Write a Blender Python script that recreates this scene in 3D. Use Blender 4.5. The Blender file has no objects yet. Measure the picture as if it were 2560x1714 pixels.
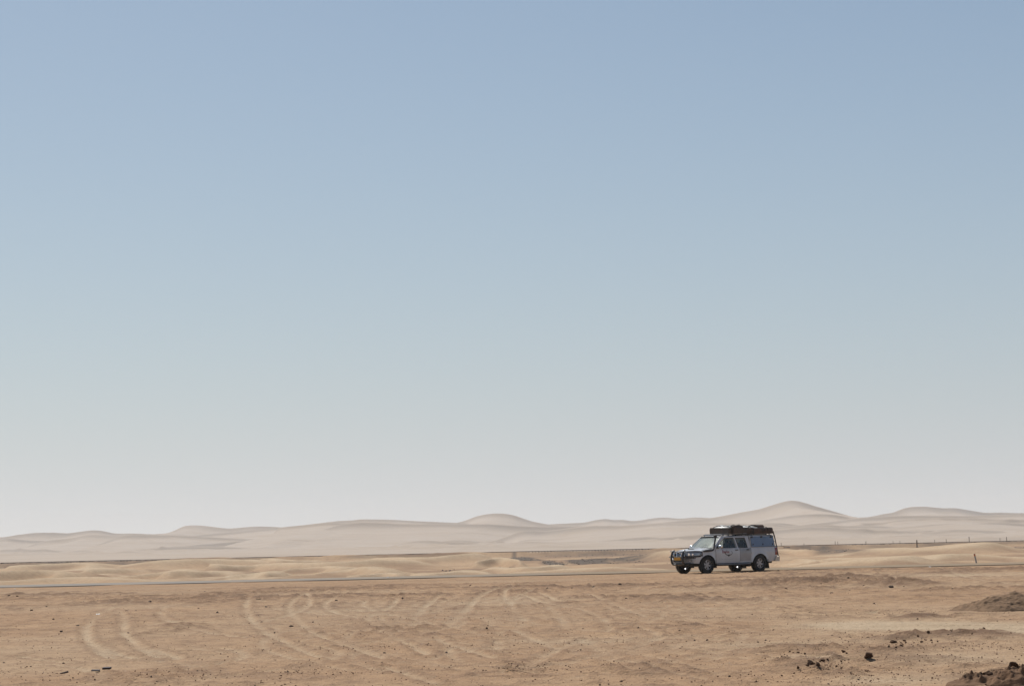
import bpy, bmesh, math, random
import numpy as np
from mathutils import Matrix, Vector

R = math.radians
random.seed(7)
scn = bpy.context.scene
col = scn.collection

# ------------------------------------------------------------------ camera
EYE = 1.75
F = 50.0 / 23.6 * 2560.0            # focal length in photo pixels
PITCH, ROLL = R(5.16), R(-1.25)
cam_d = bpy.data.cameras.new("camera")
cam = bpy.data.objects.new("camera", cam_d)
col.objects.link(cam)
cam_d.sensor_fit = 'HORIZONTAL'
cam_d.sensor_width = 23.6
cam_d.lens = 50.0
cam_d.clip_start = 0.5
cam_d.clip_end = 60000
CM = Matrix.Rotation(R(90) + PITCH, 3, 'X') @ Matrix.Rotation(ROLL, 3, 'Z')
cam.matrix_world = Matrix.Translation((0, 0, EYE)) @ CM.to_4x4()
scn.camera = cam

# ------------------------------------------------------------------ light
SUN_EL, SUN_AZ = R(49), R(-27)      # azimuth measured from +Y (view axis) towards +X
w = bpy.data.worlds.new("World")
scn.world = w
w.use_nodes = True
nt = w.node_tree
nt.nodes.clear()
sky = nt.nodes.new("ShaderNodeTexSky")
sky.sky_type = 'NISHITA'
sky.sun_disc = False
sky.sun_elevation = SUN_EL
sky.sun_rotation = SUN_AZ
sky.altitude = 0
sky.air_density = 1.0
sky.dust_density = 1.0
sky.ozone_density = 2.2
bg = nt.nodes.new("ShaderNodeBackground")
bg.inputs[1].default_value = 0.0615
wo = nt.nodes.new("ShaderNodeOutputWorld")
# pale dust low in the sky, thinning upwards and a little stronger towards the sun
tcw = nt.nodes.new("ShaderNodeTexCoord")
sepw = nt.nodes.new("ShaderNodeSeparateXYZ")
nt.links.new(tcw.outputs["Generated"], sepw.inputs[0])


def wmath(op, a, b):
    n_ = nt.nodes.new("ShaderNodeMath")
    n_.operation = op
    for i_, v_ in enumerate((a, b)):
        if isinstance(v_, (int, float)): n_.inputs[i_].default_value = v_
        else: nt.links.new(v_, n_.inputs[i_])
    return n_.outputs[0]


zpos = wmath('MAXIMUM', sepw.outputs[2], 0.0)
dust_f = wmath('MULTIPLY', wmath('POWER', 2.718, wmath('MULTIPLY', zpos, -6.3)), 0.86)
mixw = nt.nodes.new("ShaderNodeMix")
mixw.data_type = 'RGBA'
nt.links.new(dust_f, mixw.inputs[0])
tnt = nt.nodes.new("ShaderNodeVectorMath")
tnt.operation = 'MULTIPLY'
tnt.inputs[1].default_value = (0.93, 1.0, 1.0)
nt.links.new(sky.outputs[0], tnt.inputs[0])
nt.links.new(tnt.outputs[0], mixw.inputs[6])
mixw.inputs[7].default_value = (7.5, 8.35, 9.6, 1)
low_f = wmath('MULTIPLY', wmath('POWER', 2.718, wmath('MULTIPLY', zpos, -32.0)), 0.75)
mixl = nt.nodes.new("ShaderNodeMix")
mixl.data_type = 'RGBA'
nt.links.new(low_f, mixl.inputs[0])
nt.links.new(mixw.outputs[2], mixl.inputs[6])
mixl.inputs[7].default_value = (11.6, 11.3, 10.6, 1)
side_f = wmath('ADD', 1.0, wmath('MULTIPLY', sepw.outputs[0], wmath('SUBTRACT', 0.12, wmath('MULTIPLY', wmath('POWER', 2.718, wmath('MULTIPLY', zpos, -12.0)), 0.36))))
scl = nt.nodes.new("ShaderNodeVectorMath")
scl.operation = 'SCALE'
nt.links.new(mixl.outputs[2], scl.inputs[0])
nt.links.new(side_f, scl.inputs[3])
nt.links.new(scl.outputs[0], bg.inputs[0])
nt.links.new(bg.outputs[0], wo.inputs[0])

sl = bpy.data.lights.new("sun", 'SUN')
sl.energy = 4.0
sl.angle = R(0.53)
sl.color = (1.0, 0.965, 0.90)
so = bpy.data.objects.new("sun", sl)
col.objects.link(so)
sdir = Vector((math.sin(SUN_AZ) * math.cos(SUN_EL), math.cos(SUN_AZ) * math.cos(SUN_EL), math.sin(SUN_EL)))
so.rotation_euler = sdir.to_track_quat('Z', 'Y').to_euler()
so.location = (0, 0, 200)

scn.view_settings.view_transform = 'Standard'
scn.view_settings.look = 'None'
scn.view_settings.exposure = 0.2
scn.view_settings.gamma = 1.0
scn.cycles.max_bounces = 6
scn.cycles.diffuse_bounces = 3
scn.cycles.volume_bounces = 1
scn.cycles.use_denoising = True


def ray(px, py):
    return CM @ Vector(((px - 1280) / F, -(py - 857) / F, -1.0))


def at(px, py, Y):
    """world point on the photo pixel's sight line at distance Y"""
    d = ray(px, py)
    t = Y / d.y
    return Vector((d.x * t, Y, EYE + d.z * t))


def gp(px, py, z=0.0):
    """world point where the pixel's sight line meets height z"""
    d = ray(px, py)
    t = (z - EYE) / d.z
    return Vector((d.x * t, d.y * t, z))


# ------------------------------------------------------------------ materials
def mat(name, rgb, rough=0.6, metal=0.0, coat=0.0, vary=0.0, vscale=8.0, spec=None, bump=0.0, bscale=40.0, second=None):
    m = bpy.data.materials.new(name)
    m.use_nodes = True
    n = m.node_tree.nodes
    L = m.node_tree.links
    b = n["Principled BSDF"]
    b.inputs["Base Color"].default_value = (*rgb, 1)
    b.inputs["Roughness"].default_value = rough
    b.inputs["Metallic"].default_value = metal
    b.inputs["Coat Weight"].default_value = coat
    b.inputs["Coat Roughness"].default_value = 0.08
    if spec is not None:
        b.inputs["Specular IOR Level"].default_value = spec
    tc = n.new("ShaderNodeTexCoord")
    if vary:
        no = n.new("ShaderNodeTexNoise")
        no.inputs["Scale"].default_value = vscale
        no.inputs["Detail"].default_value = 6
        L.new(tc.outputs["Object"], no.inputs["Vector"])
        mx = n.new("ShaderNodeMix")
        mx.data_type = 'RGBA'
        rp = n.new("ShaderNodeValToRGB")
        rp.color_ramp.elements[0].position = 0.35
        rp.color_ramp.elements[1].position = 0.68
        L.new(no.outputs["Fac"], rp.inputs[0])
        L.new(rp.outputs[0], mx.inputs[0])
        s = second or tuple(c * (1 - vary) for c in rgb)
        mx.inputs[6].default_value = (*rgb, 1)
        mx.inputs[7].default_value = (*s, 1)
        L.new(mx.outputs[2], b.inputs["Base Color"])
    if bump:
        nb = n.new("ShaderNodeTexNoise")
        nb.inputs["Scale"].default_value = bscale
        nb.inputs["Detail"].default_value = 5
        L.new(tc.outputs["Object"], nb.inputs["Vector"])
        bp = n.new("ShaderNodeBump")
        bp.inputs["Strength"].default_value = bump
        bp.inputs["Distance"].default_value = 0.02
        L.new(nb.outputs["Fac"], bp.inputs["Height"])
        L.new(bp.outputs[0], b.inputs["Normal"])
    return m


# ------------------------------------------------------------------ object helpers
def tag(o, label=None, cat=None, group=None, kind=None):
    if label: o["label"] = label
    if cat: o["category"] = cat
    if group: o["group"] = group
    if kind: o["kind"] = kind
    return o


def empty(name, loc, rz=0.0):
    o = bpy.data.objects.new(name, None)
    col.objects.link(o)
    o.location = loc
    o.rotation_euler = (0, 0, rz)
    o.empty_display_size = 0.2
    return o


class MB:
    """collects shapes into one mesh"""
    def __init__(self):
        self.v, self.f, self.m = [], [], []

    def add(self, vs, fs, mi=0):
        o = len(self.v)
        self.v += [tuple(p) for p in vs]
        for f in fs:
            self.f.append(tuple(i + o for i in f))
            self.m.append(mi)
        return self

    def box(self, c, s, rot=None, mi=0):
        hx, hy, hz = s[0] / 2, s[1] / 2, s[2] / 2
        vs = [Vector((x, y, z)) for x in (-hx, hx) for y in (-hy, hy) for z in (-hz, hz)]
        if rot is not None:
            vs = [rot @ p for p in vs]
        c = Vector(c)
        fs = [(0, 1, 3, 2), (4, 6, 7, 5), (0, 4, 5, 1), (2, 3, 7, 6), (0, 2, 6, 4), (1, 5, 7, 3)]
        return self.add([c + p for p in vs], fs, mi)

    def tube(self, pts, r, n=10, mi=0, cap=True):
        pts = [Vector(p) for p in pts]
        rs = r if isinstance(r, (list, tuple)) else [r] * len(pts)
        rings, up = [], None
        for i, p in enumerate(pts):
            t = (pts[min(i + 1, len(pts) - 1)] - pts[max(i - 1, 0)]).normalized()
            if up is None:
                a = Vector((0, 0, 1)) if abs(t.z) < 0.9 else Vector((1, 0, 0))
                up = t.cross(a).normalized()
            up = (up - t * up.dot(t)).normalized()
            s = t.cross(up)
            rings.append([p + (up * math.cos(2 * math.pi * k / n) + s * math.sin(2 * math.pi * k / n)) * rs[i] for k in range(n)])
        vs = [q for g in rings for q in g]
        fs = []
        for i in range(len(pts) - 1):
            for k in range(n):
                a, b = i * n + k, i * n + (k + 1) % n
                fs.append((a, b, b + n, a + n))
        if cap:
            fs.append(tuple(range(n))[::-1])
            fs.append(tuple((len(pts) - 1) * n + k for k in range(n)))
        return self.add(vs, fs, mi)

    def lathe(self, prof, n=32, c=(0, 0, 0), mi=0, close=True):
        """prof: (radius, y) pairs turned round the local Y axis"""
        c = Vector(c)
        m = len(prof)
        vs = [c + Vector((r * math.cos(2 * math.pi * k / n), y, r * math.sin(2 * math.pi * k / n))) for k in range(n) for r, y in prof]
        fs = []
        for k in range(n):
            for i in range(m if close else m - 1):
                a, b = k * m + i, k * m + (i + 1) % m
                c2, d = ((k + 1) % n) * m + (i + 1) % m, ((k + 1) % n) * m + i
                fs.append((a, b, c2, d))
        return self.add(vs, fs, mi)

    def prism(self, a, b, mi=0):
        """two matching outlines joined: a closed plate"""
        n = len(a)
        fs = [tuple(range(n)), tuple(range(2 * n - 1, n - 1, -1))]
        fs += [(i, i + n, (i + 1) % n + n, (i + 1) % n) for i in range(n)]
        return self.add(list(a) + list(b), fs, mi)

    def grid(self, rows, mi=0):
        nr, nc = len(rows), len(rows[0])
        vs = [p for r in rows for p in r]
        fs = [(i * nc + j, i * nc + j + 1, (i + 1) * nc + j + 1, (i + 1) * nc + j) for i in range(nr - 1) for j in range(nc - 1)]
        return self.add(vs, fs, mi)

    def build(self, name, mats, parent=None, smooth=False, bevel=0.0, solid=0.0, loc=None, angle=40):
        me = bpy.data.meshes.new(name)
        me.from_pydata(self.v, [], self.f)
        for m in (mats if isinstance(mats, (list, tuple)) else [mats]):
            me.materials.append(m)
        me.polygons.foreach_set("material_index", self.m)
        bm = bmesh.new()
        bm.from_mesh(me)
        bmesh.ops.recalc_face_normals(bm, faces=bm.faces)
        bm.to_mesh(me)
        bm.free()
        if smooth:
            me.shade_smooth()
            try:
                me.set_sharp_from_angle(angle=R(angle))
            except Exception:
                pass
        o = bpy.data.objects.new(name, me)
        col.objects.link(o)
        if parent: o.parent = parent
        if loc is not None: o.location = loc
        if solid:
            md = o.modifiers.new("solid", 'SOLIDIFY')
            md.thickness = solid
            md.offset = 0
        if bevel:
            md = o.modifiers.new("bevel", 'BEVEL')
            md.width = bevel
            md.segments = 2
            md.limit_method = 'ANGLE'
        return o


# ------------------------------------------------------------------ noise
def _hash(ix, iy, seed):
    h = (ix.astype(np.int64) * 374761393 + iy.astype(np.int64) * 668265263 + seed * 974634777) & 0xFFFFFFFF
    h = ((h ^ (h >> 13)) * 1274126177) & 0xFFFFFFFF
    h = h ^ (h >> 16)
    return (h & 0xFFFF).astype(np.float32) / 32767.5 - 1.0


def vnoise(x, y, seed):
    xf, yf = np.floor(x), np.floor(y)
    ix, iy = xf.astype(np.int64), yf.astype(np.int64)
    u, v = (x - xf).astype(np.float32), (y - yf).astype(np.float32)
    u = u * u * (3 - 2 * u)
    v = v * v * (3 - 2 * v)
    a, b = _hash(ix, iy, seed), _hash(ix + 1, iy, seed)
    c, d = _hash(ix, iy + 1, seed), _hash(ix + 1, iy + 1, seed)
    return a + (b - a) * u + (c - a) * v + (a - b - c + d) * u * v


def fbm(x, y, scale, seed, octv=3, gain=0.5):
    s, a, t = 0.0, 1.0, 0.0
    ca, sa = math.cos(0.6), math.sin(0.6)
    x, y = x / scale, y / scale
    for o in range(octv):
        s = s + a * vnoise(x, y, seed + o * 17)
        t += a
        a *= gain
        x, y = (x * ca - y * sa) * 2.03 + 11.3, (x * sa + y * ca) * 2.03 - 4.7
    return s / t


def sstep(a, b, x):
    t = np.clip((x - a) / (b - a), 0, 1)
    return t * t * (3 - 2 * t)


def smooth_line(pts, step, sig):
    """resample (x, h) points evenly and soften the corners"""
    pts = sorted(pts)
    xs = np.arange(pts[0][0] - 6 * sig, pts[-1][0] + 6 * sig, step)
    hs = np.interp(xs, [p[0] for p in pts], [p[1] for p in pts])
    k = np.arange(-int(3 * sig / step) - 1, int(3 * sig / step) + 2) * step
    g = np.exp(-k * k / (2 * sig * sig))
    g /= g.sum()
    pad = len(k) // 2
    hp = np.pad(hs, pad, mode='edge')
    return xs, np.convolve(hp, g, mode='valid')


def sheet(name, xs, ys, Z, material, attr=None):
    """a height field as one mesh; attr: array (ny, nx, 3) of surface masks"""
    nx, ny = len(xs), len(ys)
    X, Y = np.meshgrid(xs, ys)
    co = np.empty((ny * nx, 3), np.float32)
    co[:, 0], co[:, 1], co[:, 2] = X.ravel(), Y.ravel(), Z.ravel()
    me = bpy.data.meshes.new(name)
    me.vertices.add(nx * ny)
    me.vertices.foreach_set("co", co.ravel())
    i = np.arange((ny - 1) * nx).reshape(ny - 1, nx)[:, :-1].ravel()
    q = np.stack([i, i + 1, i + nx + 1, i + nx], 1).astype(np.int32)
    nf = len(q)
    me.loops.add(nf * 4)
    me.loops.foreach_set("vertex_index", q.ravel())
    me.polygons.add(nf)
    me.polygons.foreach_set("loop_start", np.arange(nf, dtype=np.int32) * 4)
    me.polygons.foreach_set("loop_total", np.full(nf, 4, np.int32))
    me.polygons.foreach_set("use_smooth", np.ones(nf, bool))
    me.update(calc_edges=True)
    me.validate()
    if attr is not None:
        ca = me.color_attributes.new("soil", 'FLOAT_COLOR', 'POINT')
        d = np.ones((nx * ny, 4), np.float32)
        d[:, :3] = attr.reshape(-1, 3)
        ca.data.foreach_set("color", d.ravel())
    me.materials.append(material)
    o = bpy.data.objects.new(name, me)
    col.objects.link(o)
    return o

# ================================================================== GROUND
ROAD_Y, ROAD_SLOPE, ROAD_W, ROAD_Z = 102.7, 0.055, 5.6, 0.04
RAIL_Y = 500.0


def sand_material():
    m = bpy.data.materials.new("desert_sand")
    m.use_nodes = True
    n, L = m.node_tree.nodes, m.node_tree.links
    b = n["Principled BSDF"]
    b.inputs["Roughness"].default_value = 0.95
    b.inputs["Specular IOR Level"].default_value = 0.12
    at_ = n.new("ShaderNodeAttribute")
    at_.attribute_name = "soil"
    sp = n.new("ShaderNodeSeparateColor")
    L.new(at_.outputs["Color"], sp.inputs[0])
    geo = n.new("ShaderNodeNewGeometry")

    def noise(scale, detail=4, rough=0.6):
        t = n.new("ShaderNodeTexNoise")
        t.inputs["Scale"].default_value = scale
        t.inputs["Detail"].default_value = detail
        t.inputs["Roughness"].default_value = rough
        L.new(geo.outputs["Position"], t.inputs["Vector"])
        return t.outputs["Fac"]

    def ramp(f, p0, p1, c0=0.0, c1=1.0):
        r = n.new("ShaderNodeMapRange")
        r.inputs[1].default_value, r.inputs[2].default_value = p0, p1
        r.inputs[3].default_value, r.inputs[4].default_value = c0, c1
        L.new(f, r.inputs[0])
        return r.outputs[0]

    def mix(f, a, c):
        x = n.new("ShaderNodeMix")
        x.data_type = 'RGBA'
        for i, val in ((0, f), (6, a), (7, c)):
            if isinstance(val, tuple): x.inputs[i].default_value = (*val, 1)
            elif isinstance(val, float): x.inputs[i].default_value = val
            else: L.new(val, x.inputs[i])
        return x.outputs[2]

    def mul(a, bb):
        x = n.new("ShaderNodeMath")
        x.operation = 'MULTIPLY'
        for i, val in ((0, a), (1, bb)):
            if isinstance(val, float): x.inputs[i].default_value = val
            else: L.new(val, x.inputs[i])
        return x.outputs[0]

    brown = mix(ramp(noise(0.35, 5), 0.35, 0.65), (0.398, 0.245, 0.140), (0.460, 0.297, 0.174))
    c = mix(sp.outputs[0], brown, (0.525, 0.395, 0.262))
    c = mix(sp.outputs[1], c, (0.105, 0.088, 0.072))
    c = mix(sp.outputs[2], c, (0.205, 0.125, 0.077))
    # grains: small darker and paler grit in the surface itself
    c = mix(mul(ramp(noise(15, 3, 0.75), 0.55, 0.66), 0.50), c, (0.17, 0.10, 0.06))
    c = mix(mul(ramp(noise(3.6, 5, 0.75), 0.56, 0.66), mul(ramp(noise(0.5, 3), 0.42, 0.62), 0.55)), c, (0.165, 0.10, 0.062))
    c = mix(mul(ramp(noise(5.5, 4, 0.7), 0.55, 0.72), 0.38), c, (0.46, 0.34, 0.22))
    c = mix(mul(ramp(noise(1.6, 5, 0.65), 0.5, 0.7), 0.28), c, (0.23, 0.145, 0.095))
    inv = n.new('ShaderNodeMath')
    inv.operation = 'SUBTRACT'
    inv.inputs[0].default_value = 1.0
    L.new(sp.outputs[0], inv.inputs[1])
    c = mix(mul(ramp(noise(1.1, 6, 0.8), 0.5, 0.62), mul(inv.outputs[0], 0.42)), c, (0.20, 0.125, 0.082))
    L.new(c, b.inputs["Base Color"])
    bp = n.new("ShaderNodeBump")
    bp.inputs["Strength"].default_value = 1.0
    bp.inputs["Distance"].default_value = 0.035
    hsum = n.new("ShaderNodeMath")
    hsum.operation = 'ADD'
    L.new(noise(9, 5, 0.65), hsum.inputs[0])
    L.new(noise(30, 3, 0.6), hsum.inputs[1])
    L.new(hsum.outputs[0], bp.inputs["Height"])
    L.new(bp.outputs[0], b.inputs["Normal"])
    return m


def P(x0, y0, s, pts):
    return [(x0 + a / s, y0 + b / s) for a, b in pts]


S1 = 3.444
TRACKS = (
    [P(640, 1440, S1, t) for t in (
        [(430, 150), (310, 210), (280, 270), (330, 370), (480, 480), (700, 570), (850, 620), (1130, 710)],
        [(780, 150), (640, 200), (575, 250), (640, 300), (800, 350), (1000, 380), (1150, 430), (1290, 460)],
        [(1220, 190), (1170, 260), (1090, 310), (1000, 340), (960, 370), (1060, 440), (1250, 470)],
        [(940, 210), (910, 240), (1000, 300), (1100, 320), (1350, 370), (1550, 420)],
        [(1640, 150), (1580, 170), (1500, 230), (1430, 310), (1410, 350)],
        [(1560, 190), (1450, 250), (1370, 330), (1350, 380)],
        [(2100, 90), (1900, 170), (1850, 280), (1720, 390)],
        [(2200, 60), (1960, 150), (1800, 280), (1660, 400)],
        [(2342, 60), (2150, 110), (2130, 160), (2180, 230)],
        [(2342, 160), (2220, 200), (2190, 240), (2230, 300), (2320, 380)],
        [(1210, 530), (1350, 600), (1500, 680)], [(1550, 520), (1650, 580), (1690, 610), (1630, 650)],
        [(0, 420), (100, 490), (300, 590), (500, 680), (700, 710)], [(1100, 770), (1300, 840), (1500, 910)],
        [(1270, 820), (1400, 870), (1560, 935)], [(1700, 590), (1900, 660), (2100, 700)], [(2050, 550), (2110, 590), (2040, 640)],
        [(430, 140), (480, 220), (400, 300), (200, 360), (0, 400)], [(1060, 350), (1100, 400), (1300, 440), (1400, 400)],
    )] +
    [P(1280, 1440, S1, t) for t in (
        [(220, 130), (330, 180), (400, 215)], [(300, 260), (380, 310), (440, 400), (470, 450)],
        [(560, 270), (800, 370), (840, 420), (830, 480)], [(660, 150), (950, 270), (1150, 350)],
        [(0, 450), (200, 540), (370, 630), (520, 585), (650, 540)], [(420, 610), (330, 660), (230, 695)],
        [(900, 605), (1600, 660), (2100, 600), (2342, 590)], [(640, 705), (740, 670), (850, 640)], [(1180, 770), (1400, 850), (1700, 890)],
        [(0, 190), (90, 150), (180, 115)], [(100, 160), (240, 220), (520, 270)], [(0, 800), (140, 770), (300, 690)],
        [(1200, 290), (1700, 380), (2342, 330)], [(640, 560), (730, 620), (800, 650)],
    )] +
    [P(0, 1440, S1, t) for t in (
        [(1000, 260), (880, 310), (780, 390), (740, 470), (760, 560), (900, 680), (1000, 710)],
        [(1030, 290), (1080, 370), (1060, 470), (1130, 560), (1280, 660), (1400, 710)],
        [(1370, 300), (1410, 360), (1480, 390), (1620, 410)], [(180, 690), (450, 740), (750, 760), (1000, 740), (1280, 730)],
        [(2150, 180), (2110, 260), (2150, 370), (2290, 480)], [(1280, 620), (1560, 710), (1500, 730)], [(780, 570), (980, 660), (1190, 715)],
        [(1640, 450), (2000, 520), (2342, 540)],
    )] +
    [P(1960, 1300, 3.787, t) for t in (
        [(1500, 470), (1800, 560), (2272, 620)], [(1400, 430), (1700, 500), (2272, 560)], [(1000, 640), (1080, 600), (1160, 570)],
        [(1030, 920), (1120, 890)], [(800, 880), (880, 860)], [(2272, 500), (1900, 470)],
    )]
)

# rough patches (photo px, py, rx, ry, strength)
ROUGH = [(2120, 1437, 130, 14, 1.0), (2010, 1460, 190, 18, 0.8), (2240, 1460, 160, 16, 1.4), (1850, 1465, 200, 20, 0.8), (2420, 1472, 90, 14, 1.0),
         (2040, 1532, 90, 14, 0.9), (2280, 1540, 120, 12, 0.9), (2480, 1545, 110, 18, 1.2), (2330, 1592, 160, 14, 1.6), (2200, 1625, 130, 22, 1.5),
         (2060, 1655, 120, 22, 1.3), (1990, 1628, 70, 12, 1.2), (2130, 1690, 130, 14, 1.0), (2500, 1690, 120, 40, 2.0), (1720, 1580, 160, 22, 0.6),
         (1560, 1670, 120, 14, 0.8), (1290, 1675, 60, 16, 1.2), (330, 1495, 420, 14, 0.7), (80, 1488, 90, 8, 1.2), (860, 1478, 200, 6, 0.8),
         (1080, 1575, 160, 12, 0.9), (400, 1572, 60, 12, 0.8), (400, 1690, 90, 14, 1.0), (1020, 1493, 40, 6, 1.5), (1480, 1470, 120, 8, 0.9),
         (1600, 1500, 160, 10, 0.7), (2300, 1428, 160, 6, 1.0), (2470, 1424, 90, 6, 1.0)]
# smooth pale drifts
PALE = [(2330, 1563, 260, 11, 1.0), (2160, 1560, 120, 8, .9), (2520, 1575, 90, 14, .9), (2030, 1645, 70, 7, .9), (2400, 1440, 180, 10, .5), (2390, 1648, 190, 18, .7), (2200, 1700, 120, 12, .5),
        (1900, 1612, 260, 8, .5), (1500, 1600, 220, 10, .4), (800, 1530, 260, 26, .35), (300, 1590, 320, 26, .3), (1280, 1500, 120, 10, .5), (2350, 1690, 200, 18, .4)]


def lines(a, b, k):
    out = [a]
    while out[-1] < b:
        out.append(out[-1] + max(k * abs(out[-1]), 0.03))
    return out


ys = [-120, -60, -20, 0, 8, 14, 18]
y = 20.0
while y < 30000:
    ys.append(y)
    y += 0.05 + max(0, y - 22) * 0.0025 if y < 102 else (0.26 if y < 112 else (y * 0.0042 if y < 520 else y * 0.03))
ys = np.array(ys)
xh = [0.0]
while xh[-1] < 30000:
    x = xh[-1]
    xh.append(x + (0.075 if x < 8 else 0.075 + (x - 8) * 0.012 if x < 30 else 0.34 + (x - 30) * 0.012 if x < 130 else 0.06 * x))
xs = np.array([-v for v in xh[:0:-1]] + xh)
X, Y = np.meshgrid(xs.astype(np.float64), ys.astype(np.float64))
YR = Y - ROAD_SLOPE * np.clip(X, -300, 300)          # distance measured along the road's own line

Z = np.interp(Y, [0, 111, 125, 180, 300, 470, 560, 900, 40000], [0, 0, -.40, -1.05, -1.75, -2.15, -2.2, -2.4, -2.5])
attr = np.zeros((len(ys), len(xs), 3), np.float32)
near = (Y < 104)
fade_far = 1 - sstep(600, 1200, Y)


def blob(px, py, rx, ry):
    a, b, c = gp(px, py), gp(px + rx, py), gp(px, py - ry)
    d = gp(px, py + ry)
    rxw = (b - a).length
    ryw = max(c.y - a.y, 0.1)
    ryn = max(a.y - d.y, 0.1)
    dy = np.where(Y > a.y, (Y - a.y) / ryw, (Y - a.y) / ryn)
    return np.exp(-(((X - a.x) / rxw) ** 2 + dy ** 2))


wob = fbm(X, Y, 3.0, 5, 3)
rough = np.full_like(Z, 0.45)
for (px, py, rx, ry, s) in ROUGH:
    rough += .75 * s * blob(px, py, rx, ry) * (1 + 0.8 * wob)
pale = np.zeros_like(Z)
for (px, py, rx, ry, s) in PALE:
    pale += s * blob(px, py, rx, ry) * (1 + 0.5 * wob)
pale += 0.30 * sstep(-0.1, 0.5, fbm(X, Y, 7.0, 91, 3)) * near
smooth_berm = np.exp(-((YR - 96.0) / 6.0) ** 2) * sstep(12, -2, X)
rough = np.clip(rough * (1 - 0.8 * np.clip(smooth_berm, 0, 1)), 0.05, 3)

# wheel tracks: the clear ones, and older ones half blown over
FAINT = []
rt_ = random.Random(21)
for k in range(85):
    cx_, cy_ = rt_.choice([rt_.uniform(40, 1800), rt_.uniform(620, 1700)]), rt_.choice([rt_.uniform(1490, 1560), rt_.uniform(1500, 1690)])
    q0 = gp(cx_, cy_)
    rad = rt_.choice([rt_.uniform(4, 9), rt_.uniform(9, 30)])
    a0, span = rt_.choice([0, math.pi]) + rt_.uniform(-.75, .75), rt_.uniform(.5, 1.7)
    for off in (0, 1.5):
        line_ = []
        for m_ in range(9):
            a_ = a0 + span * (m_ / 8 - .5)
            line_.append(Vector((q0.x + (rad + off) * math.cos(a_) - rad * math.cos(a0), q0.y + 1.0 * ((rad + off) * math.sin(a_) - rad * math.sin(a0)), 0)))
        if all(26 < p_.y < 92 for p_ in line_): FAINT.append((line_, rt_.uniform(.35, .7)))
track = np.zeros_like(Z)
lip = np.zeros_like(Z)
for t, ts in [(t, 1.0) for t in TRACKS] + FAINT:
    pts = [p if isinstance(p, Vector) else gp(*p) for p in t]
    # round the corners
    for _ in range(3):
        q = [pts[0]]
        for a, b in zip(pts[:-1], pts[1:]):
            q += [a * .75 + b * .25, a * .25 + b * .75]
        pts = q + [pts[-1]]
    x0, x1 = min(p.x for p in pts) - 1, max(p.x for p in pts) + 1
    y0, y1 = min(p.y for p in pts) - 1, max(p.y for p in pts) + 1
    i0, i1 = np.searchsorted(xs, [x0, x1])
    j0, j1 = np.searchsorted(ys, [y0, y1])
    xx, yy = X[j0:j1, i0:i1], Y[j0:j1, i0:i1]
    dm = np.full_like(xx, 9.0)
    for a, b in zip(pts[:-1], pts[1:]):
        dx, dy = b.x - a.x, b.y - a.y
        l2 = dx * dx + dy * dy + 1e-9
        u = np.clip(((xx - a.x) * dx + (yy - a.y) * dy) / l2, 0, 1)
        dm = np.minimum(dm, np.hypot(xx - a.x - u * dx, yy - a.y - u * dy))
    dm = dm + 0.035 * wob[j0:j1, i0:i1] + 0.05 * fbm(xx, yy, .17, 33, 2)
    keep = ts * (0.4 + 0.6 * sstep(-.5, .4, fbm(xx, yy, 1.6, 31, 2)))
    track[j0:j1, i0:i1] = np.maximum(track[j0:j1, i0:i1], keep * (1 - sstep(0.045, 0.12, dm)))
    lip[j0:j1, i0:i1] = np.maximum(lip[j0:j1, i0:i1], ts * np.exp(-((dm - 0.18) / 0.045) ** 2))
track *= near
lip *= near

n_big = fbm(X, Y, 4.0, 1, 3)
n_mid = fbm(X, Y, 0.9, 2, 3)
n_fine = fbm(X, Y, 0.28, 3, 2)
clod = np.clip(fbm(X, Y, 0.22, 4, 2) - 0.18, 0, 1)
patch_ = sstep(-.1, .3, fbm(X, Y, 3.2, 45, 3)) * np.clip(sstep(.2, .9, rough) + .6 * np.exp(-((Y - 72) / 16) ** 2), 0, 1) * (.30 + .70 * sstep(33, 52, Y))
stepc = sstep(.16, .30, fbm(X * .55, Y, 0.17, 46, 2)) * patch_
clod2 = np.clip(fbm(X, Y, 0.85, 44, 3) - 0.25, 0, 1)
calm = 1 - 0.85 * np.clip(track + 0.8 * np.clip(pale, 0, 1), 0, 1)
hn = 0.022 * n_big + calm * (0.020 * n_mid * (0.6 + 0.5 * rough) + 0.022 * n_fine * (0.5 + rough) + 0.055 * stepc * (.5 + .5 * rough) + rough * (0.09 * clod + 0.03 * clod2))
hn += -0.03 * track + 0.018 * lip
# small wind ripples on the pale drift
hn += 0.010 * np.clip(pale, 0, 1) * np.sin((Y * 7 + 2.5 * wob + X * 1.2)) * (Y < 60)
bed = 1 - sstep(ROAD_Y - 2.6, ROAD_Z + ROAD_Y - .4, YR)           # flat strip the road lies on
Zn = hn * bed
Z = Z + np.where(YR < ROAD_Y + ROAD_W + .4, Zn * (YR < ROAD_Y), 0)


Z += .055 * np.clip(fbm(X, Y, 2.6, 95, 3) + .1, 0, 1) * np.exp(-((YR - (ROAD_Y - .45)) / .4) ** 2)


def bump_line(pts, hpx, wid, amp=1.0):
    """low ridge of spoil along a photo line; hpx = height in photo pixels"""
    g = [gp(*p) for p in pts]
    out = np.zeros_like(Z)
    for a, b in zip(g[:-1], g[1:]):
        dx, dy = b.x - a.x, b.y - a.y
        u = np.clip(((X - a.x) * dx + (Y - a.y) * dy) / (dx * dx + dy * dy), 0, 1)
        d = np.hypot(X - a.x - u * dx, Y - a.y - u * dy) + 0.25 * wob * wid
        hm = hpx * (a.y + u * (b.y - a.y)) / F
        out = np.maximum(out, hm * np.exp(-(d / wid) ** 2))
    return out * amp


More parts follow.
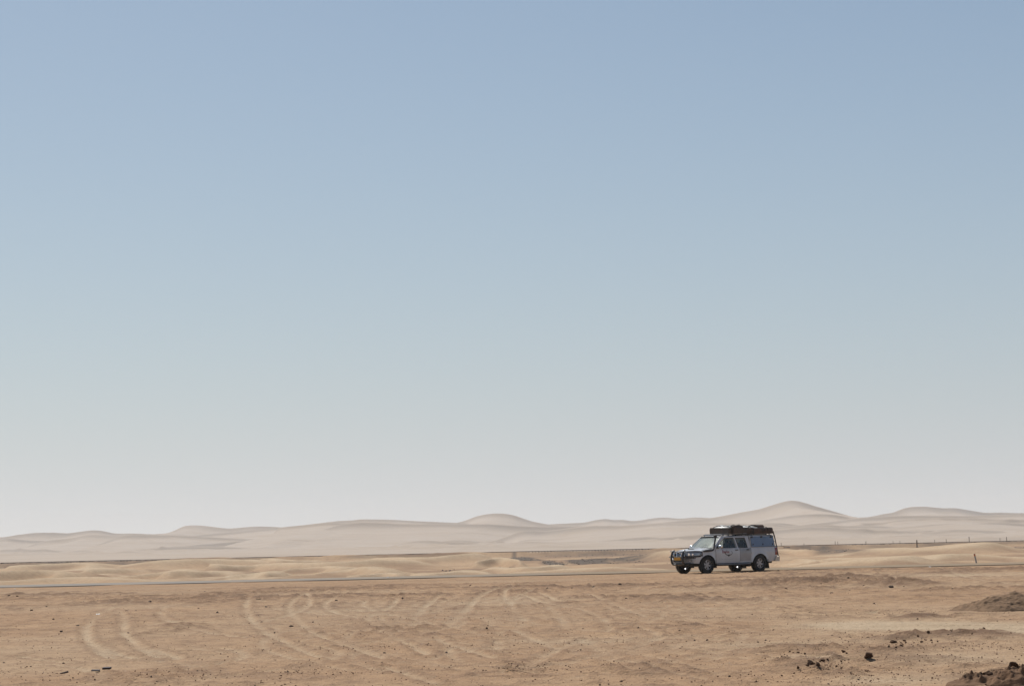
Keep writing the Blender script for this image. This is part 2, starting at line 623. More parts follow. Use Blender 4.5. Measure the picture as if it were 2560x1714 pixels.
spoil = np.maximum.reduce([
    bump_line([(2235, 1600), (2300, 1594), (2350, 1590), (2410, 1584), (2460, 1583), (2520, 1592)], 9, .55),
    bump_line([(1985, 1672), (2030, 1660), (2090, 1648), (2150, 1640), (2200, 1632)], 9, .40),
    bump_line([(1960, 1625), (2000, 1618)], 7, .5), bump_line([(2215, 1462), (2245, 1458), (2262, 1462)], 14, 0.9),
    bump_line([(2080, 1447), (2125, 1446)], 7, 0.9), bump_line([(2230, 1652), (2330, 1648)], 8, .5), bump_line([(2270, 1546), (2300, 1543)], 7, .4),
    bump_line([(0, 1490), (160, 1488), (330, 1483), (520, 1480)], 2.2, 1.2), bump_line([(640, 1474), (820, 1471), (980, 1464)], 2.5, 1.6),
    bump_line([(1320, 1468), (1480, 1466), (1600, 1462)], 3, 1.6), bump_line([(1860, 1455), (1960, 1452), (2010, 1458)], 6, 1.4),
    bump_line([(1880, 1466), (2010, 1474)], 4, 1.2), bump_line([(1500, 1672), (1600, 1668), (1650, 1690)], 5, .35),
    bump_line([(2330, 1432), (2420, 1428), (2560, 1424)], 3.5, 1.2), bump_line([(1650, 1498), (1760, 1500)], 4, 1.0),
])
spoil *= (1 + 0.5 * n_mid + 0.5 * n_fine) * bed * (YR < ROAD_Y)
Z += np.clip(spoil, 0, None)

# ---- drifts of sand beyond the road: crests (photo pixels) at a distance
S2, S3, S4 = 3.444, 4.504, 3.548
A = lambda *p: P(0, 1280, S2, p)
B = lambda *p: P(640, 1260, S2, p)
C = lambda *p: P(1200, 1260, S3, p)
D = lambda *p: P(1900, 1240, S4, p)
DRIFTS = [
    (300, D((560, 610), (800, 520), (1000, 465), (1200, 462), (1400, 475), (1700, 440), (1950, 410), (2060, 425))),
    (190, D((1250, 600), (1450, 545), (1600, 520), (1900, 500), (2050, 500), (2342, 540))),
    (350, D((100, 480), (190, 460), (400, 465), (520, 490))), (180, D((350, 600), (500, 545), (600, 560))),
    (230, D((760, 560), (900, 530), (1100, 525), (1250, 545))), (150, D((600, 615), (900, 560), (1300, 560), (1500, 585))),
    (280, C((1000, 700), (1130, 675), (1400, 620), (1700, 595), (2000, 540), (2150, 520), (2342, 540))),
    (140, C((450, 760), (750, 715), (1000, 725), (1300, 700), (1600, 700), (2000, 730))),
    (230, C((0, 640), (250, 600), (420, 640))), (180, C((150, 735), (350, 700), (600, 690), (900, 690))),
    (150, B((400, 640), (500, 600), (800, 560), (900, 545), (1050, 540), (1150, 570))), (125, B((850, 625), (1050, 590), (1200, 600))),
    (150, B((1400, 590), (1700, 560), (1850, 560), (1950, 580))), (250, B((0, 510), (200, 505), (480, 500), (750, 500), (950, 470), (1100, 460), (1250, 480))),
    (350, B((0, 470), (200, 475), (400, 490))), (200, B((300, 575), (560, 550), (720, 535), (850, 560))), (330, B((1000, 460), (1300, 455), (1700, 440), (1850, 425))),
    (125, A((0, 600), (180, 575), (450, 565), (850, 555), (1000, 570), (1200, 590))), (330, A((600, 500), (1000, 490), (1250, 430), (1500, 410), (1700, 405), (1900, 410), (2000, 420))),
    (180, A((1050, 565), (1130, 550), (1350, 500), (1500, 490), (1600, 500))), (180, A((1430, 520), (1650, 490), (1780, 510), (1900, 545))),
    (140, A((1980, 580), (2060, 560), (2200, 530), (2342, 525))), (250, A((1850, 430), (1900, 430), (2100, 460), (2342, 450))),
    (170, A((-60, 540), (150, 510), (300, 500), (420, 530))), (350, A((200, 460), (500, 440), (760, 445))), (210, A((560, 530), (800, 520), (1150, 545))),
    (260, A((650, 500), (900, 475), (980, 490))), (130, A((1900, 600), (2150, 575), (2342, 570))),
]
back = (YR > ROAD_Y + ROAD_W + .6) & (Y < 560)
base2 = Z.copy()
drift = np.zeros_like(Z)
crest = np.zeros_like(Z)
for (yd, pts) in DRIFTS:
    w3 = [at(p[0], p[1], yd) for p in pts]
    lx, lh = smooth_line([(p.x, p.z) for p in w3], 0.4, (w3[-1].x - w3[0].x) * 0.05 + 0.8)
    xa, xb = w3[0].x, w3[-1].x
    hc = np.interp(xs, lx, lh)
    L_ = xb - xa
    endf = np.where(xs < xa, np.exp(-((xs - xa) / (L_ * .22)) ** 2), np.where(xs > xb, np.exp(-((xs - xb) / (L_ * .22)) ** 2), 1.0))
    yc = yd + 0.03 * yd * np.sin(xs / L_ * 5.0 + yd)
    t = yc[None, :] - Y
    ln = yd * 0.13
    prof = np.where(t > 0, np.exp(-(np.clip(t, 0, None) / (ln * .15)) ** 1.1), np.exp(-(t / ln) ** 2))
    b0 = np.interp(yd, [111, 125, 180, 300, 470], [0, -.40, -1.05, -1.75, -2.15])
    crest = np.maximum(crest, endf[None, :] * np.where(t > 0, np.exp(-(np.clip(t, 0, None) / (ln * .07)) ** 1.2), np.exp(-(t / (ln * .5)) ** 2)))
    drift = np.maximum(drift, np.clip(hc - b0, 0.02, None)[None, :] * endf[None, :] * prof)
soft = fbm(X, Y * .55, 9.0, 60, 3)
ramp_in = sstep(ROAD_Y + ROAD_W + .6, ROAD_Y + ROAD_W + 10, YR)
und = 0.32 * np.clip(fbm(X, Y * .4, 14.0, 66, 3), -.25, 1) + 0.16 * np.clip(soft, -.2, 1) + 0.07 * fbm(X, Y * .6, 3.0, 61, 2)
Z = np.where(back, base2 + (drift + und * sstep(112, 160, Y) * (1 - sstep(470, 486, Y)) * 1.2 + 0.05 * fbm(X, Y, 3.0, 61, 2) * ramp_in) * np.where(Y < 485, ramp_in, np.clip((496 - Y) / 11, 0, 1)), Z)
# railway embankment
bury = np.zeros_like(xs)
for (pa, pb, s_) in ((428, 565, 1.0), (690, 780, .5), (820, 905, .8), (950, 1010, .4), (1075, 1200, .75), (1640, 1690, .9), (1975, 2010, .8), (2330, 2350, .4)):
    xa_, xb_ = at(pa, 1390, RAIL_Y).x, at(pb, 1390, RAIL_Y).x
    bury = np.maximum(bury, s_ * sstep(xa_ - 3, xa_ + 2, xs) * (1 - sstep(xb_ - 2, xb_ + 3, xs)))
bury = np.clip(bury + .22 * vnoise(xs / 6.0, xs * 0, 3) + .12 * vnoise(xs / 1.3, xs * 0, 9), -.1, 1.1) - .22 * ((xs < at(425, 1390, RAIL_Y).x) | ((xs > at(1320, 1380, RAIL_Y).x) & (xs < at(1630, 1375, RAIL_Y).x)))
emb = np.clip(1 - (np.abs(Y - RAIL_Y) - 2.2) / 3.0, 0, 1)
Z = np.where(emb > 0, Z * (1 - emb) + emb * (-1.25 + 0.30 * bury[None, :]), Z)
# beyond: rolling flats at the foot of the dunes
Z += 0.5 * fbm(X, Y, 60, 70, 3) * sstep(515, 620, Y) * (1 - sstep(2000, 6000, Y))

# ---- what the surface is made of
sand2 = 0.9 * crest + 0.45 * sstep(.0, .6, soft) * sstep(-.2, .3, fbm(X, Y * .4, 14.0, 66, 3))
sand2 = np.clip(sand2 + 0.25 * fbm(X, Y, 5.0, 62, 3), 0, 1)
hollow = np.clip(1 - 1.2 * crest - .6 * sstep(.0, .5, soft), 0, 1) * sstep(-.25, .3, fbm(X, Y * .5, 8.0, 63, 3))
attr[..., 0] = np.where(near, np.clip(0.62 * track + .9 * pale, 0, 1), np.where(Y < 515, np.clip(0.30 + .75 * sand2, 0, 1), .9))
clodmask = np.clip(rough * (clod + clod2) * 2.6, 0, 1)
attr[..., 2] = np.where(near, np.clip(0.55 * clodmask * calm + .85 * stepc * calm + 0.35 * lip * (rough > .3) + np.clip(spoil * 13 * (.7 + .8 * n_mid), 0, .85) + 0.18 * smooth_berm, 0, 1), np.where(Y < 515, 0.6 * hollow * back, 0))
# dark stony ground below the railway
dark = np.zeros_like(Z)
for (px, py, rx, ry, yd, s) in [(1470, 1398, 46, 9, 300, 1.0), (1530, 1394, 70, 7, 330, .9), (1380, 1399, 26, 7, 300, .9), (1310, 1383, 30, 4, 430, .8), (1285, 1384, 10, 8, 410, .9), (1325, 1389, 34, 3, 380, .9),
                                (1500, 1378, 200, 3.5, 470, .42), (2070, 1366, 90, 3, 470, .6), (2040, 1364, 40, 2, 480, .6), (300, 1401, 200, 2.5, 470, .55), (2090, 1384, 34, 3, 330, .6), (2280, 1363, 60, 3, 460, .5),
                                (2500, 1366, 90, 7, 440, .6), (80, 1404, 160, 2, 480, .5), (2540, 1371, 30, 3, 420, .8), (1270, 1413, 24, 4, 210, .6), (690, 1421, 60, 4, 210, .35), (1150, 1415, 60, 5, 200, .4)]:
    c0 = at(px, py, yd)
    rw = rx * yd / F
    dep = max(ry * yd * yd / (F * 2.4), yd * .03)
    dark = np.maximum(dark, s * np.exp(-(((X - c0.x) / rw) ** 2 + ((Y - yd) / dep) ** 2) ** 1.5))
dark = np.clip(dark * (1.6 + 0.9 * fbm(X, Y, 2.2, 64, 3)), 0, 1) * back
attr[..., 1] = np.maximum(dark * 1.0, np.where(emb > .05, 0.55 * sstep(-.4, .3, fbm(X, Y, 12, 65, 2)), 0))
attr[..., 0] *= (1 - dark)
attr[..., 2] *= (1 - dark)

GX, GY, GZ = xs, ys, Z


def gz(x, y):
    i = int(np.clip(np.searchsorted(GX, x) - 1, 0, len(GX) - 2))
    j = int(np.clip(np.searchsorted(GY, y) - 1, 0, len(GY) - 2))
    u = (x - GX[i]) / (GX[i + 1] - GX[i])
    v = (y - GY[j]) / (GY[j + 1] - GY[j])
    return float((GZ[j, i] * (1 - u) + GZ[j, i + 1] * u) * (1 - v) + (GZ[j + 1, i] * (1 - u) + GZ[j + 1, i + 1] * u) * v)


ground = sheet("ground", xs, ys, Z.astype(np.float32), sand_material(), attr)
tag(ground, kind='structure')

# ================================================================== ROAD
road_m = mat("weathered_asphalt", (0.29, 0.265, 0.24), rough=0.9, vary=0.2, vscale=0.6, bump=0.3, bscale=25, spec=0.0, second=(0.33, 0.29, 0.245))
n, L = road_m.node_tree.nodes, road_m.node_tree.links
tcr = n.new("ShaderNodeTexCoord")
sr = n.new("ShaderNodeSeparateXYZ")
L.new(tcr.outputs["Object"], sr.inputs[0])
nr = n.new("ShaderNodeTexNoise")
nr.inputs["Scale"].default_value = 0.25
L.new(tcr.outputs["Object"], nr.inputs["Vector"])
ar = n.new("ShaderNodeMath")
ar.operation = 'MULTIPLY_ADD'
L.new(nr.outputs["Fac"], ar.inputs[0])
ar.inputs[1].default_value = 16.0
L.new(sr.outputs[0], ar.inputs[2])
rr_ = n.new("ShaderNodeMapRange")
rr_.inputs[1].default_value, rr_.inputs[2].default_value = -8, 14
L.new(ar.outputs[0], rr_.inputs[0])
mr = n.new("ShaderNodeMix")
mr.data_type = 'RGBA'
L.new(rr_.outputs[0], mr.inputs[0])
old = n["Principled BSDF"].inputs["Base Color"].links[0].from_socket
L.new(old, mr.inputs[6])
mr.inputs[7].default_value = (0.30, 0.235, 0.17, 1)     # sand dust blown over the tar
L.new(mr.outputs[2], n["Principled BSDF"].inputs["Base Color"])
mb = MB()
xr = [-3000, -1000, -400, -200, -120] + [i * 2.0 for i in range(-50, 51)] + [120, 200, 400, 1000, 3000]
near_e, far_e = [], []
for x in xr:
    e = 0.10 * math.sin(x * .9) + 0.06 * math.sin(x * 2.3 + 1)
    yy = ROAD_Y + ROAD_SLOPE * max(-300, min(300, x))
    near_e.append(Vector((x, yy + e, ROAD_Z)))
    far_e.append(Vector((x, yy + ROAD_W + 0.1 * math.sin(x * 1.3), ROAD_Z)))
mid_e = [(a + b) / 2 + Vector((0, 0, .05)) for a, b in zip(near_e, far_e)]
lo_n = [p + Vector((0, -.02, -.2)) for p in near_e]
lo_f = [p + Vector((0, .02, -.2)) for p in far_e]
mb.grid([lo_n, near_e, mid_e, far_e, lo_f])
tag(mb.build("road", road_m), kind='structure')

# ================================================================== DUNES
SKY = (A((0, 215), (120, 193), (270, 175), (420, 173), (560, 180), (640, 165), (760, 150), (830, 155), (940, 182), (1050, 180), (1150, 180), (1270, 188), (1420, 180), (1500, 150), (1570, 115), (1690, 110), (1800, 118), (1990, 137), (2100, 130), (2230, 120), (2342, 122)),
       B((420, 175), (600, 152), (700, 140), (830, 136), (880, 127), (1030, 128), (1200, 133), (1400, 143), (1740, 157)),
       B((1640, 175), (1740, 157), (1800, 143), (1900, 100), (2000, 80), (2100, 75), (2200, 85), (2342, 135)) + C((560, 185), (720, 215), (800, 228)),
       C((800, 228), (1000, 215), (1180, 207), (1280, 180), (1400, 163), (1520, 180), (1600, 170), (1700, 187), (1800, 180), (1900, 163), (2000, 150), (2100, 145), (2260, 162), (2342, 157)) + [(1740, 1292), (1793, 1295)],
       [(1770, 1296), (1805, 1290), (1858, 1279)] + D((0, 115), (150, 65), (230, 40), (290, 33), (350, 45), (500, 95), (700, 150), (830, 185)),
       D((830, 187), (970, 180), (1080, 153), (1170, 145), (1250, 105), (1330, 92), (1450, 90), (1550, 103), (1620, 108), (1710, 103), (1850, 125), (2000, 148), (2150, 143), (2342, 148)))
RIDGES = [(3000, SKY[0], 4), (2500, SKY[1], 4), (2600, SKY[2], 3), (3100, SKY[3], 3), (2500, SKY[4], 4), (2900, SKY[5], 4),
          (2550, A((0, 245), (90, 215), (200, 235), (300, 240)), 3),
          (2400, A((150, 300), (230, 270), (350, 240), (560, 225), (720, 190), (900, 197), (1000, 200)), 4),
          (2150, A((780, 315), (940, 265), (1080, 205), (1200, 195), (1570, 200), (1800, 212), (2120, 230), (2342, 222)) + B((190, 202), (480, 178), (640, 160)), 4),
          (2700, A((1850, 225), (2000, 210), (2100, 170), (2230, 150), (2342, 145)) + B((150, 200), (300, 190)), 3),
          (1500, A((-40, 415), (200, 360), (470, 350), (640, 320), (900, 333), (1100, 325), (1350, 305), (1560, 288), (1900, 295), (2342, 315)), 4),
          (1900, A((0, 320), (200, 318), (420, 322), (600, 340)), 2),
          (2000, B((0, 300), (350, 250), (600, 205), (700, 165), (850, 150), (1000, 150), (1300, 168), (1740, 170), (2000, 165), (2342, 185)) + C((500, 242), (760, 250), (1000, 240)), 5),
          (1650, C((150, 410), (240, 380), (350, 335), (450, 295), (550, 285), (680, 300), (900, 280), (1080, 250), (1300, 235), (1600, 240), (1760, 225), (2000, 205), (2342, 210)) + [(1760, 1306), (1830, 1308)], 5),
          (1250, B((900, 420), (1000, 400), (1200, 350), (1350, 320), (1500, 315), (1650, 330)), 3), (1350, B((1450, 345), (1600, 310), (1780, 300), (1900, 320)), 3), (1050, B((1150, 400), (1300, 385), (1450, 400)), 3),
          (1100, B((1450, 395), (1600, 372), (1700, 368), (1800, 385), (1900, 395)), 3), (1300, B((350, 395), (500, 375), (800, 385)), 2),
          (1500, C((1000, 440), (1150, 425), (1350, 400), (1500, 385)), 3), (1200, C((1500, 470), (1700, 440), (1900, 425), (2342, 420)), 3), (1000, C((0, 490), (400, 480), (900, 480), (1300, 475), (1700, 470)), 2),
          (1350, C((1500, 400), (1700, 375), (1900, 368), (2100, 378), (2342, 395)), 3), (1150, C((200, 470), (500, 415), (700, 430), (900, 430)), 2),
          (2050, D((-150, 255), (0, 205), (150, 180), (350, 158), (560, 155), (720, 175), (830, 200)), 4),
          (1800, D((300, 262), (400, 245), (600, 225), (830, 192), (1000, 182), (1250, 165), (1450, 162), (1700, 166), (1900, 165), (2342, 151)), 5),
          (1500, D((500, 250), (620, 252), (800, 262), (1050, 255), (1200, 262), (1400, 282)), 4), (1700, D((-100, 245), (60, 240), (200, 235), (330, 262)), 3),
          (1350, D((-200, 310), (0, 310), (150, 300), (400, 270), (600, 275), (800, 300), (1000, 305), (1150, 298), (1250, 310)), 4),
          (1250, D((1350, 345), (1450, 330), (1700, 285), (1900, 285), (2150, 310), (2342, 330)), 5), (1500, D((1700, 265), (1800, 250), (1950, 230), (2150, 232), (2342, 245)), 4), (1600, D((1500, 195), (1800, 195), (2342, 215)), 3),
          (850, D((1000, 408), (1150, 395), (1350, 385), (1500, 400), (1700, 400), (1850, 380), (2050, 390), (2200, 370), (2342, 365)), 3), (950, D((1200, 355), (1450, 350), (1700, 365)), 2),
          (800, A((1400, 395), (1480, 380), (1600, 378), (1720, 395)), 3), (850, A((1800, 395), (1900, 355), (2040, 340), (2200, 358), (2342, 345)), 4), (850, B((0, 428), (150, 418), (250, 430), (420, 420), (500, 440)), 4),
          (900, A((0, 415), (250, 400), (380, 405), (650, 405), (800, 390), (1000, 388), (1150, 400)), 3), (900, C((-300, 530), (200, 525), (500, 500), (650, 520)), 3)]
dx = np.concatenate([np.arange(-1600, -760, 14), np.arange(-760, 760, 3.0), np.arange(760, 1601, 14)])
dy = np.concatenate([np.arange(506, 3250, 2.2), np.arange(3250, 4400, 40)])
DX, DY = np.meshgrid(dx, dy)
H = np.full(DX.shape, -4.0)
SLIP = 0.58
for k, (yd, pts, band) in enumerate(RIDGES):
    w3 = [at(p[0], p[1], yd) for p in pts]
    lx, lh = smooth_line([(p.x, p.z) for p in w3], 2.0, 2.0 + yd * .0007)
    hc = np.interp(dx, lx, lh)
    xa, xb = w3[0].x, w3[-1].x
    out = np.clip(np.where(dx < xa, xa - dx, dx - xb), 0, None)
    hc = hc - out * 0.055 - out ** 2 * .0002
    if pts in SKY:                                   # the range runs on beyond the picture
        lo = pts is SKY[0]; hi = pts is SKY[5]
        flat = ((dx < xa) & lo) | ((dx > xb) & hi)
        hc = np.where(flat, np.interp(dx, lx, lh) - np.clip(out, 0, 400) * .01 + 3 * np.sin(out / 90.0), hc)
    yc = yd + yd * .012 * np.sin(dx / 140.0 + k * 1.7) + yd * .006 * np.sin(dx / 47.0 + k)
    t = yc[None, :] - DY
    w1 = (band * 2.5 * yd / F / SLIP * (.75 + .9 * sstep(-.45, .5, fbm(dx + k * 331, dx * 0, 130, 300 + k, 3))))[None, :]
    tp = np.clip(t, 0, None)
    drop = np.where(t > 0, 0.034 * tp + SLIP * w1 * (1 - np.exp(-tp / w1)), -t * 0.09)
    hk = hc[None, :] - drop
    d = np.clip(np.abs(H - hk) / 0.7, 0, 1)
    H = np.maximum(H, hk) + 0.0 * d
H += (1.0 * fbm(DX, DY, 150, 80, 3) + 0.35 * fbm(DX, DY * .6, 40, 81, 3)) * sstep(-5, 2, H)
flo = -4.0 + 2.65 * sstep(506, 534, DY) + (.35 * fbm(DX, DY * .5, 26, 83, 3) + .25 * np.clip(fbm(DX, DY * .5, 70, 84, 2), 0, 1)) * sstep(515, 560, DY)
rid = np.clip(1 - np.abs(fbm(DX + 25 * fbm(DX, DY, 60, 88, 2), DY * .55, 42, 85, 2)) / .20, 0, 1) ** 1.4 * sstep(-.1, .25, fbm(DX, DY * .5, 120, 86, 2))
flo += 1.0 * rid * sstep(530, 570, DY)
H = np.where(DY < 570, flo, np.maximum(H, flo))
kern = np.array([.25, .5, .25])
for _ in range(1):
    H[:, 1:-1] = .25 * H[:, :-2] + .5 * H[:, 1:-1] + .25 * H[:, 2:]
H += (0.75 + DY * .0004) * rid * sstep(16, 3, H) * sstep(530, 600, DY) * (H > flo + .05)
dune_m = mat("dune_sand", (0.435, 0.36, 0.295), rough=0.95, vary=0.1, vscale=0.02, spec=0.1, second=(0.405, 0.325, 0.255))
tag(sheet("dunes", dx, dy, H.astype(np.float32), dune_m), kind='structure')

# ================================================================== PICKUP
PAINT = mat("white_paint_dusty", (0.62, 0.63, 0.655), rough=0.28, coat=0.45, vary=0.12, vscale=2.2, second=(0.54, 0.535, 0.53))
DOOR_TONE = mat("darker_rear_door", (0.38, 0.39, 0.41), rough=0.32, coat=0.6, vary=0.12, vscale=2.2, second=(0.33, 0.325, 0.32))  # darker, greyer tone for the rear door on one side
ALU = mat("blue_grey_canopy_panel", (0.14, 0.21, 0.335), rough=0.3, coat=0.3, vary=0.12, vscale=3)
BLACK = mat("black_plastic", (0.022, 0.022, 0.024), rough=0.5, vary=0.3, vscale=6, second=(0.05, 0.042, 0.035))
BAR = mat("black_coated_steel", (0.016, 0.016, 0.018), rough=0.35, coat=0.3)
RUBBER = mat("tyre_rubber", (0.011, 0.011, 0.012), rough=0.75, vary=0.4, vscale=9, second=(0.025, 0.022, 0.019))
CHROME = mat("chrome", (0.75, 0.75, 0.76), rough=0.12, metal=1.0)
ALLOY = mat("alloy_wheel", (0.34, 0.34, 0.36), rough=0.35, metal=0.85)
DARKIN = mat("cabin_lining", (0.030, 0.030, 0.034), rough=0.8)
SEAT = mat("seat_fabric", (0.045, 0.045, 0.05), rough=0.9, vary=0.3)
LENS = mat("lamp_lens", (0.30, 0.32, 0.35), rough=0.08, metal=0.35, coat=1.0)
AMBER = mat("amber_lens", (0.55, 0.16, 0.02), rough=0.15, coat=1.0)
RED = mat("tail_lens", (0.22, 0.015, 0.012), rough=0.15, coat=1.0)
YELLOW = mat("plate_yellow", (0.62, 0.33, 0.03), rough=0.5)
STEP = mat("bumper_steel", (0.55, 0.50, 0.43), rough=0.38, metal=0.4)
DECAL_R = mat("decal_red", (0.25, 0.03, 0.035), rough=0.5)
DECAL_K = mat("decal_black", (0.03, 0.03, 0.035), rough=0.5)
DECAL_G = mat("decal_grey", (0.13, 0.14, 0.16), rough=0.5)


def glass_mat(name, tint, a=0.35):
    m = bpy.data.materials.new(name)
    m.use_nodes = True
    n, L = m.node_tree.nodes, m.node_tree.links
    n.remove(n["Principled BSDF"])
    tr = n.new("ShaderNodeBsdfTransparent")
    tr.inputs[0].default_value = (*tint, 1)
    gl = n.new("ShaderNodeBsdfGlossy")
    gl.inputs["Roughness"].default_value = 0.04
    gl.inputs[0].default_value = (0.9, 0.95, 0.95, 1)
    df = n.new("ShaderNodeBsdfDiffuse")
    df.inputs[0].default_value = (0.44, 0.47, 0.44, 1)      # dust film, its pale green tone also painting in reflected sky
    lf = n.new("ShaderNodeLayerWeight")
    lf.inputs[0].default_value = 0.5
    lp = n.new("ShaderNodeMath")
    lp.operation = 'POWER'
    L.new(lf.outputs["Facing"], lp.inputs[0])
    lp.inputs[1].default_value = 4.0
    lw = n.new("ShaderNodeMath")
    lw.operation = 'MULTIPLY_ADD'
    L.new(lp.outputs[0], lw.inputs[0])
    lw.inputs[1].default_value = 0.9
    lw.inputs[2].default_value = 0.035
    m1 = n.new("ShaderNodeMixShader")
    m2 = n.new("ShaderNodeMixShader")
    m1.inputs[0].default_value = a
    L.new(tr.outputs[0], m1.inputs[1])
    L.new(df.outputs[0], m1.inputs[2])
    L.new(lw.outputs[0], m2.inputs[0])
    L.new(m1.outputs[0], m2.inputs[1])
    L.new(gl.outputs[0], m2.inputs[2])
    L.new(m2.outputs[0], n["Material Output"].inputs[0])
    return m


GLASS = glass_mat("side_glass", (0.80, 0.84, 0.84), 0.03)
WSCREEN = glass_mat("windscreen_sky_film", (0.62, 0.72, 0.68), 0.38)  # strong pale film paints the sky's reflection into the glass

AX_F, AX_R, HUB, TYR = 1.60, -1.60, 0.388, 0.388
c_wheel = gp(1766, 1432.5)
HEAD = R(180 + 35.6)
cth, sth = math.cos(HEAD), math.sin(HEAD)
org = Vector((c_wheel.x - (1.6 * cth - 0.80 * sth), c_wheel.y - (1.6 * sth + 0.80 * cth), 0.0))
pick = empty("pickup_truck", org, HEAD)
tag(pick, "white double cab pickup with bull bar and canopy, roof tents strapped on top", "pickup")


def Wd(x):
    return 0.915 - 0.05 * max(0, (x - 1.9) / 0.6) ** 2 - 0.02 * max(0, (-x - 2.2) / 0.5) ** 2


def zside(x):        # shoulder height
    return float(np.interp(x, [-2.7, -1.1, 1.0, 1.35, 2.0, 2.3, 2.5], [1.17, 1.165, 1.145, 1.13, 1.06, 1.02, 0.985]))


def zmid(x):         # height on the centre line
    return float(np.interp(x, [-2.7, 1.0, 1.40, 1.9, 2.3, 2.5], [1.165, 1.15, 1.19, 1.13, 1.075, 1.03]))


def zbot(x):
    return float(np.interp(x, [-2.72, -2.3, -2.0, 2.1, 2.5], [.56, .47, .45, .45, .47]))


def yside(x, z):
    y = Wd(x) * float(np.interp(z, [.42, .5, .62, .85, .95, 1.05, 1.13, 1.18], [.955, .972, .985, 1.0, 1.0, .985, .962, .94]))
    for ax in (AX_F, AX_R):
        r = math.hypot(x - ax, z - 0.40)
        if z > .36:
            y += 0.032 * (1 - float(sstep(.47, .60, np.float64(r))))
    return y


def nose(z):
    return float(np.interp(z, [.44, .50, .68, .74, .98, 1.05], [.02, .075, .085, .02, -.02, -.08]))


def shape(x, y, z):
    k = float(sstep(1.75, 2.5, np.float64(x)))
    wn = min(1.0, abs(y) / 0.9)
    return Vector((x + k * (nose(z) - 0.34 * wn ** 2.6), y, z))


def section(x):
    zb, zs, zm = zbot(x), zside(x), zmid(x)
    n = 22
    pts = [(0.0, zb + .0), (0.45, zb)]
    for i in range(n + 1):
        z = zb + (zs - zb) * i / n
        pts.append((yside(x, z), z))
    ys_ = pts[-1][0]
    for f in (.96, .88, .74, .55, .3):
        zz = zs + (zm - zs) * (1 - f ** 2.2) + 0.006 * (1 - f)
        if .4 < f < .8 and 1.15 < x < 2.5: zz += 0.012 * math.sin((f - .4) / .4 * math.pi)
        pts.append((ys_ * f, zz))
    pts.append((0.0, zm + 0.006))
    full = pts + [(-y, z) for y, z in pts[-2:0:-1]]
    return [shape(x, y, z) for y, z in full]


sx = [2.5 - i * 0.035 for i in range(9)] + [2.5 - 9 * .035 - i * 0.042 for i in range(120)]
sx = [x for x in sx if x > -2.70] + [-2.70]
secs = [section(x) for x in sx]
mb = MB()
N = len(secs[0])
vs = [p for s in secs for p in s]
fs = [(i * N + j, i * N + (j + 1) % N, (i + 1) * N + (j + 1) % N, (i + 1) * N + j) for i in range(len(secs) - 1) for j in range(N)]
# end caps: rows of quads across the nose and the tail
half = N // 2
for base, flip in ((0, False), ((len(secs) - 1) * N, True)):
    for j in range(half):
        a, b = j, j + 1
        c, d = (N - j - 1) % N, (N - j) % N
        q = [base + a, base + b, base + c, base + d]
        q = [v for i, v in enumerate(q) if v not in q[:i]]
        if len(q) > 2: fs.append(tuple(q if flip else q[::-1]))
mb.add(vs, fs)
body = mb.build("body", [PAINT, DARKIN, BLACK], None, smooth=True)


def cutter(m):
    o = m.build("cut", DARKIN)
    md = body.modifiers.new("cut", 'BOOLEAN')
    md.object = o
    md.operation = 'DIFFERENCE'
    md.solver = 'EXACT'
    return o


cuts = []
for ax, rr in ((AX_F, .465), (AX_R, .455)):
    for s in (1, -1):
        m = MB()
        m.tube([(ax, s * 0.52, .40), (ax, s * 1.2, .40)], rr, 40)
        cuts.append(cutter(m))
        m = MB()
        m.box((ax, s * .86, .2), (rr * 1.96, .68, .44))
        cuts.append(cutter(m))
m = MB()
m.box((.0, 0, 1.0), (2.05, 1.56, .75))
cuts.append(cutter(m))
dg = bpy.context.evaluated_depsgraph_get()
dg.update()
me2 = bpy.data.meshes.new_from_object(body.evaluated_get(dg))
body.modifiers.clear()
body.data = me2
for o in cuts:
    bpy.data.objects.remove(o, do_unlink=True)
for p in me2.polygons:
    c = p.center
    inner = abs(c.y) < .79 and -1.04 < c.x < 1.04 and c.z > .6 and c.z < 1.16
    arch = False
    for ax in (AX_F, AX_R):
        r = math.hypot(c.x - ax, c.z - .40)
        if r < .468 and abs(c.y) < 0.90 and c.z > .0: arch = True
    low = abs(p.normal.z) > .9 and c.z < .5
    p.material_index = 1 if (inner or arch) else (2 if low else 0)
me2.shade_smooth()
me2.set_sharp_from_angle(angle=R(35))
body.parent = pick
PT = lambda name, m, mats, **k: m.build(name, mats, pick, **k)


def side_patch(x0, x1, z0, z1, s, off, nx=14, nz=10, trim=None):
    """plate lying on the body side; trim(x, z) pulls the outline in"""
    front, back = [], []
    for j in range(nz + 1):
        z = z0 + (z1 - z0) * j / nz
        fr, bk = [], []
        for i in range(nx + 1):
            x = x0 + (x1 - x0) * i / nx
            if trim: x = trim(x, z, i / nx)
            p = shape(x, s * (yside(x, z) + off), z)
            fr.append(p)
            bk.append(Vector((p.x, p.y - s * .03, p.z)))
        front.append(fr)
        back.append(bk)
    m = MB()
    m.grid(front)
    m.grid(back)
    ring = lambda g: g[0][:] + [r[-1] for r in g[1:]] + g[-1][-2::-1] + [r[0] for r in g[-2:0:-1]]
    a, b = ring(front), ring(back)
    n = len(a)
    m.add(a + b, [(i, (i + 1) % n, (i + 1) % n + n, i + n) for i in range(n)])
    return m


def ysg(z):          # greenhouse side
    t = (z - 1.15) / .55
    return .868 - .128 * t - .02 * t * t


def pane(poly, s, y_off, thick, mi=0, m=None):
    m = m or MB()
    a = [Vector((x, s * (ysg(z) + y_off), z)) for x, z in poly]
    b = [Vector((x, s * (ysg(z) + y_off - thick), z)) for x, z in poly]
    return m.prism(a, b, mi)


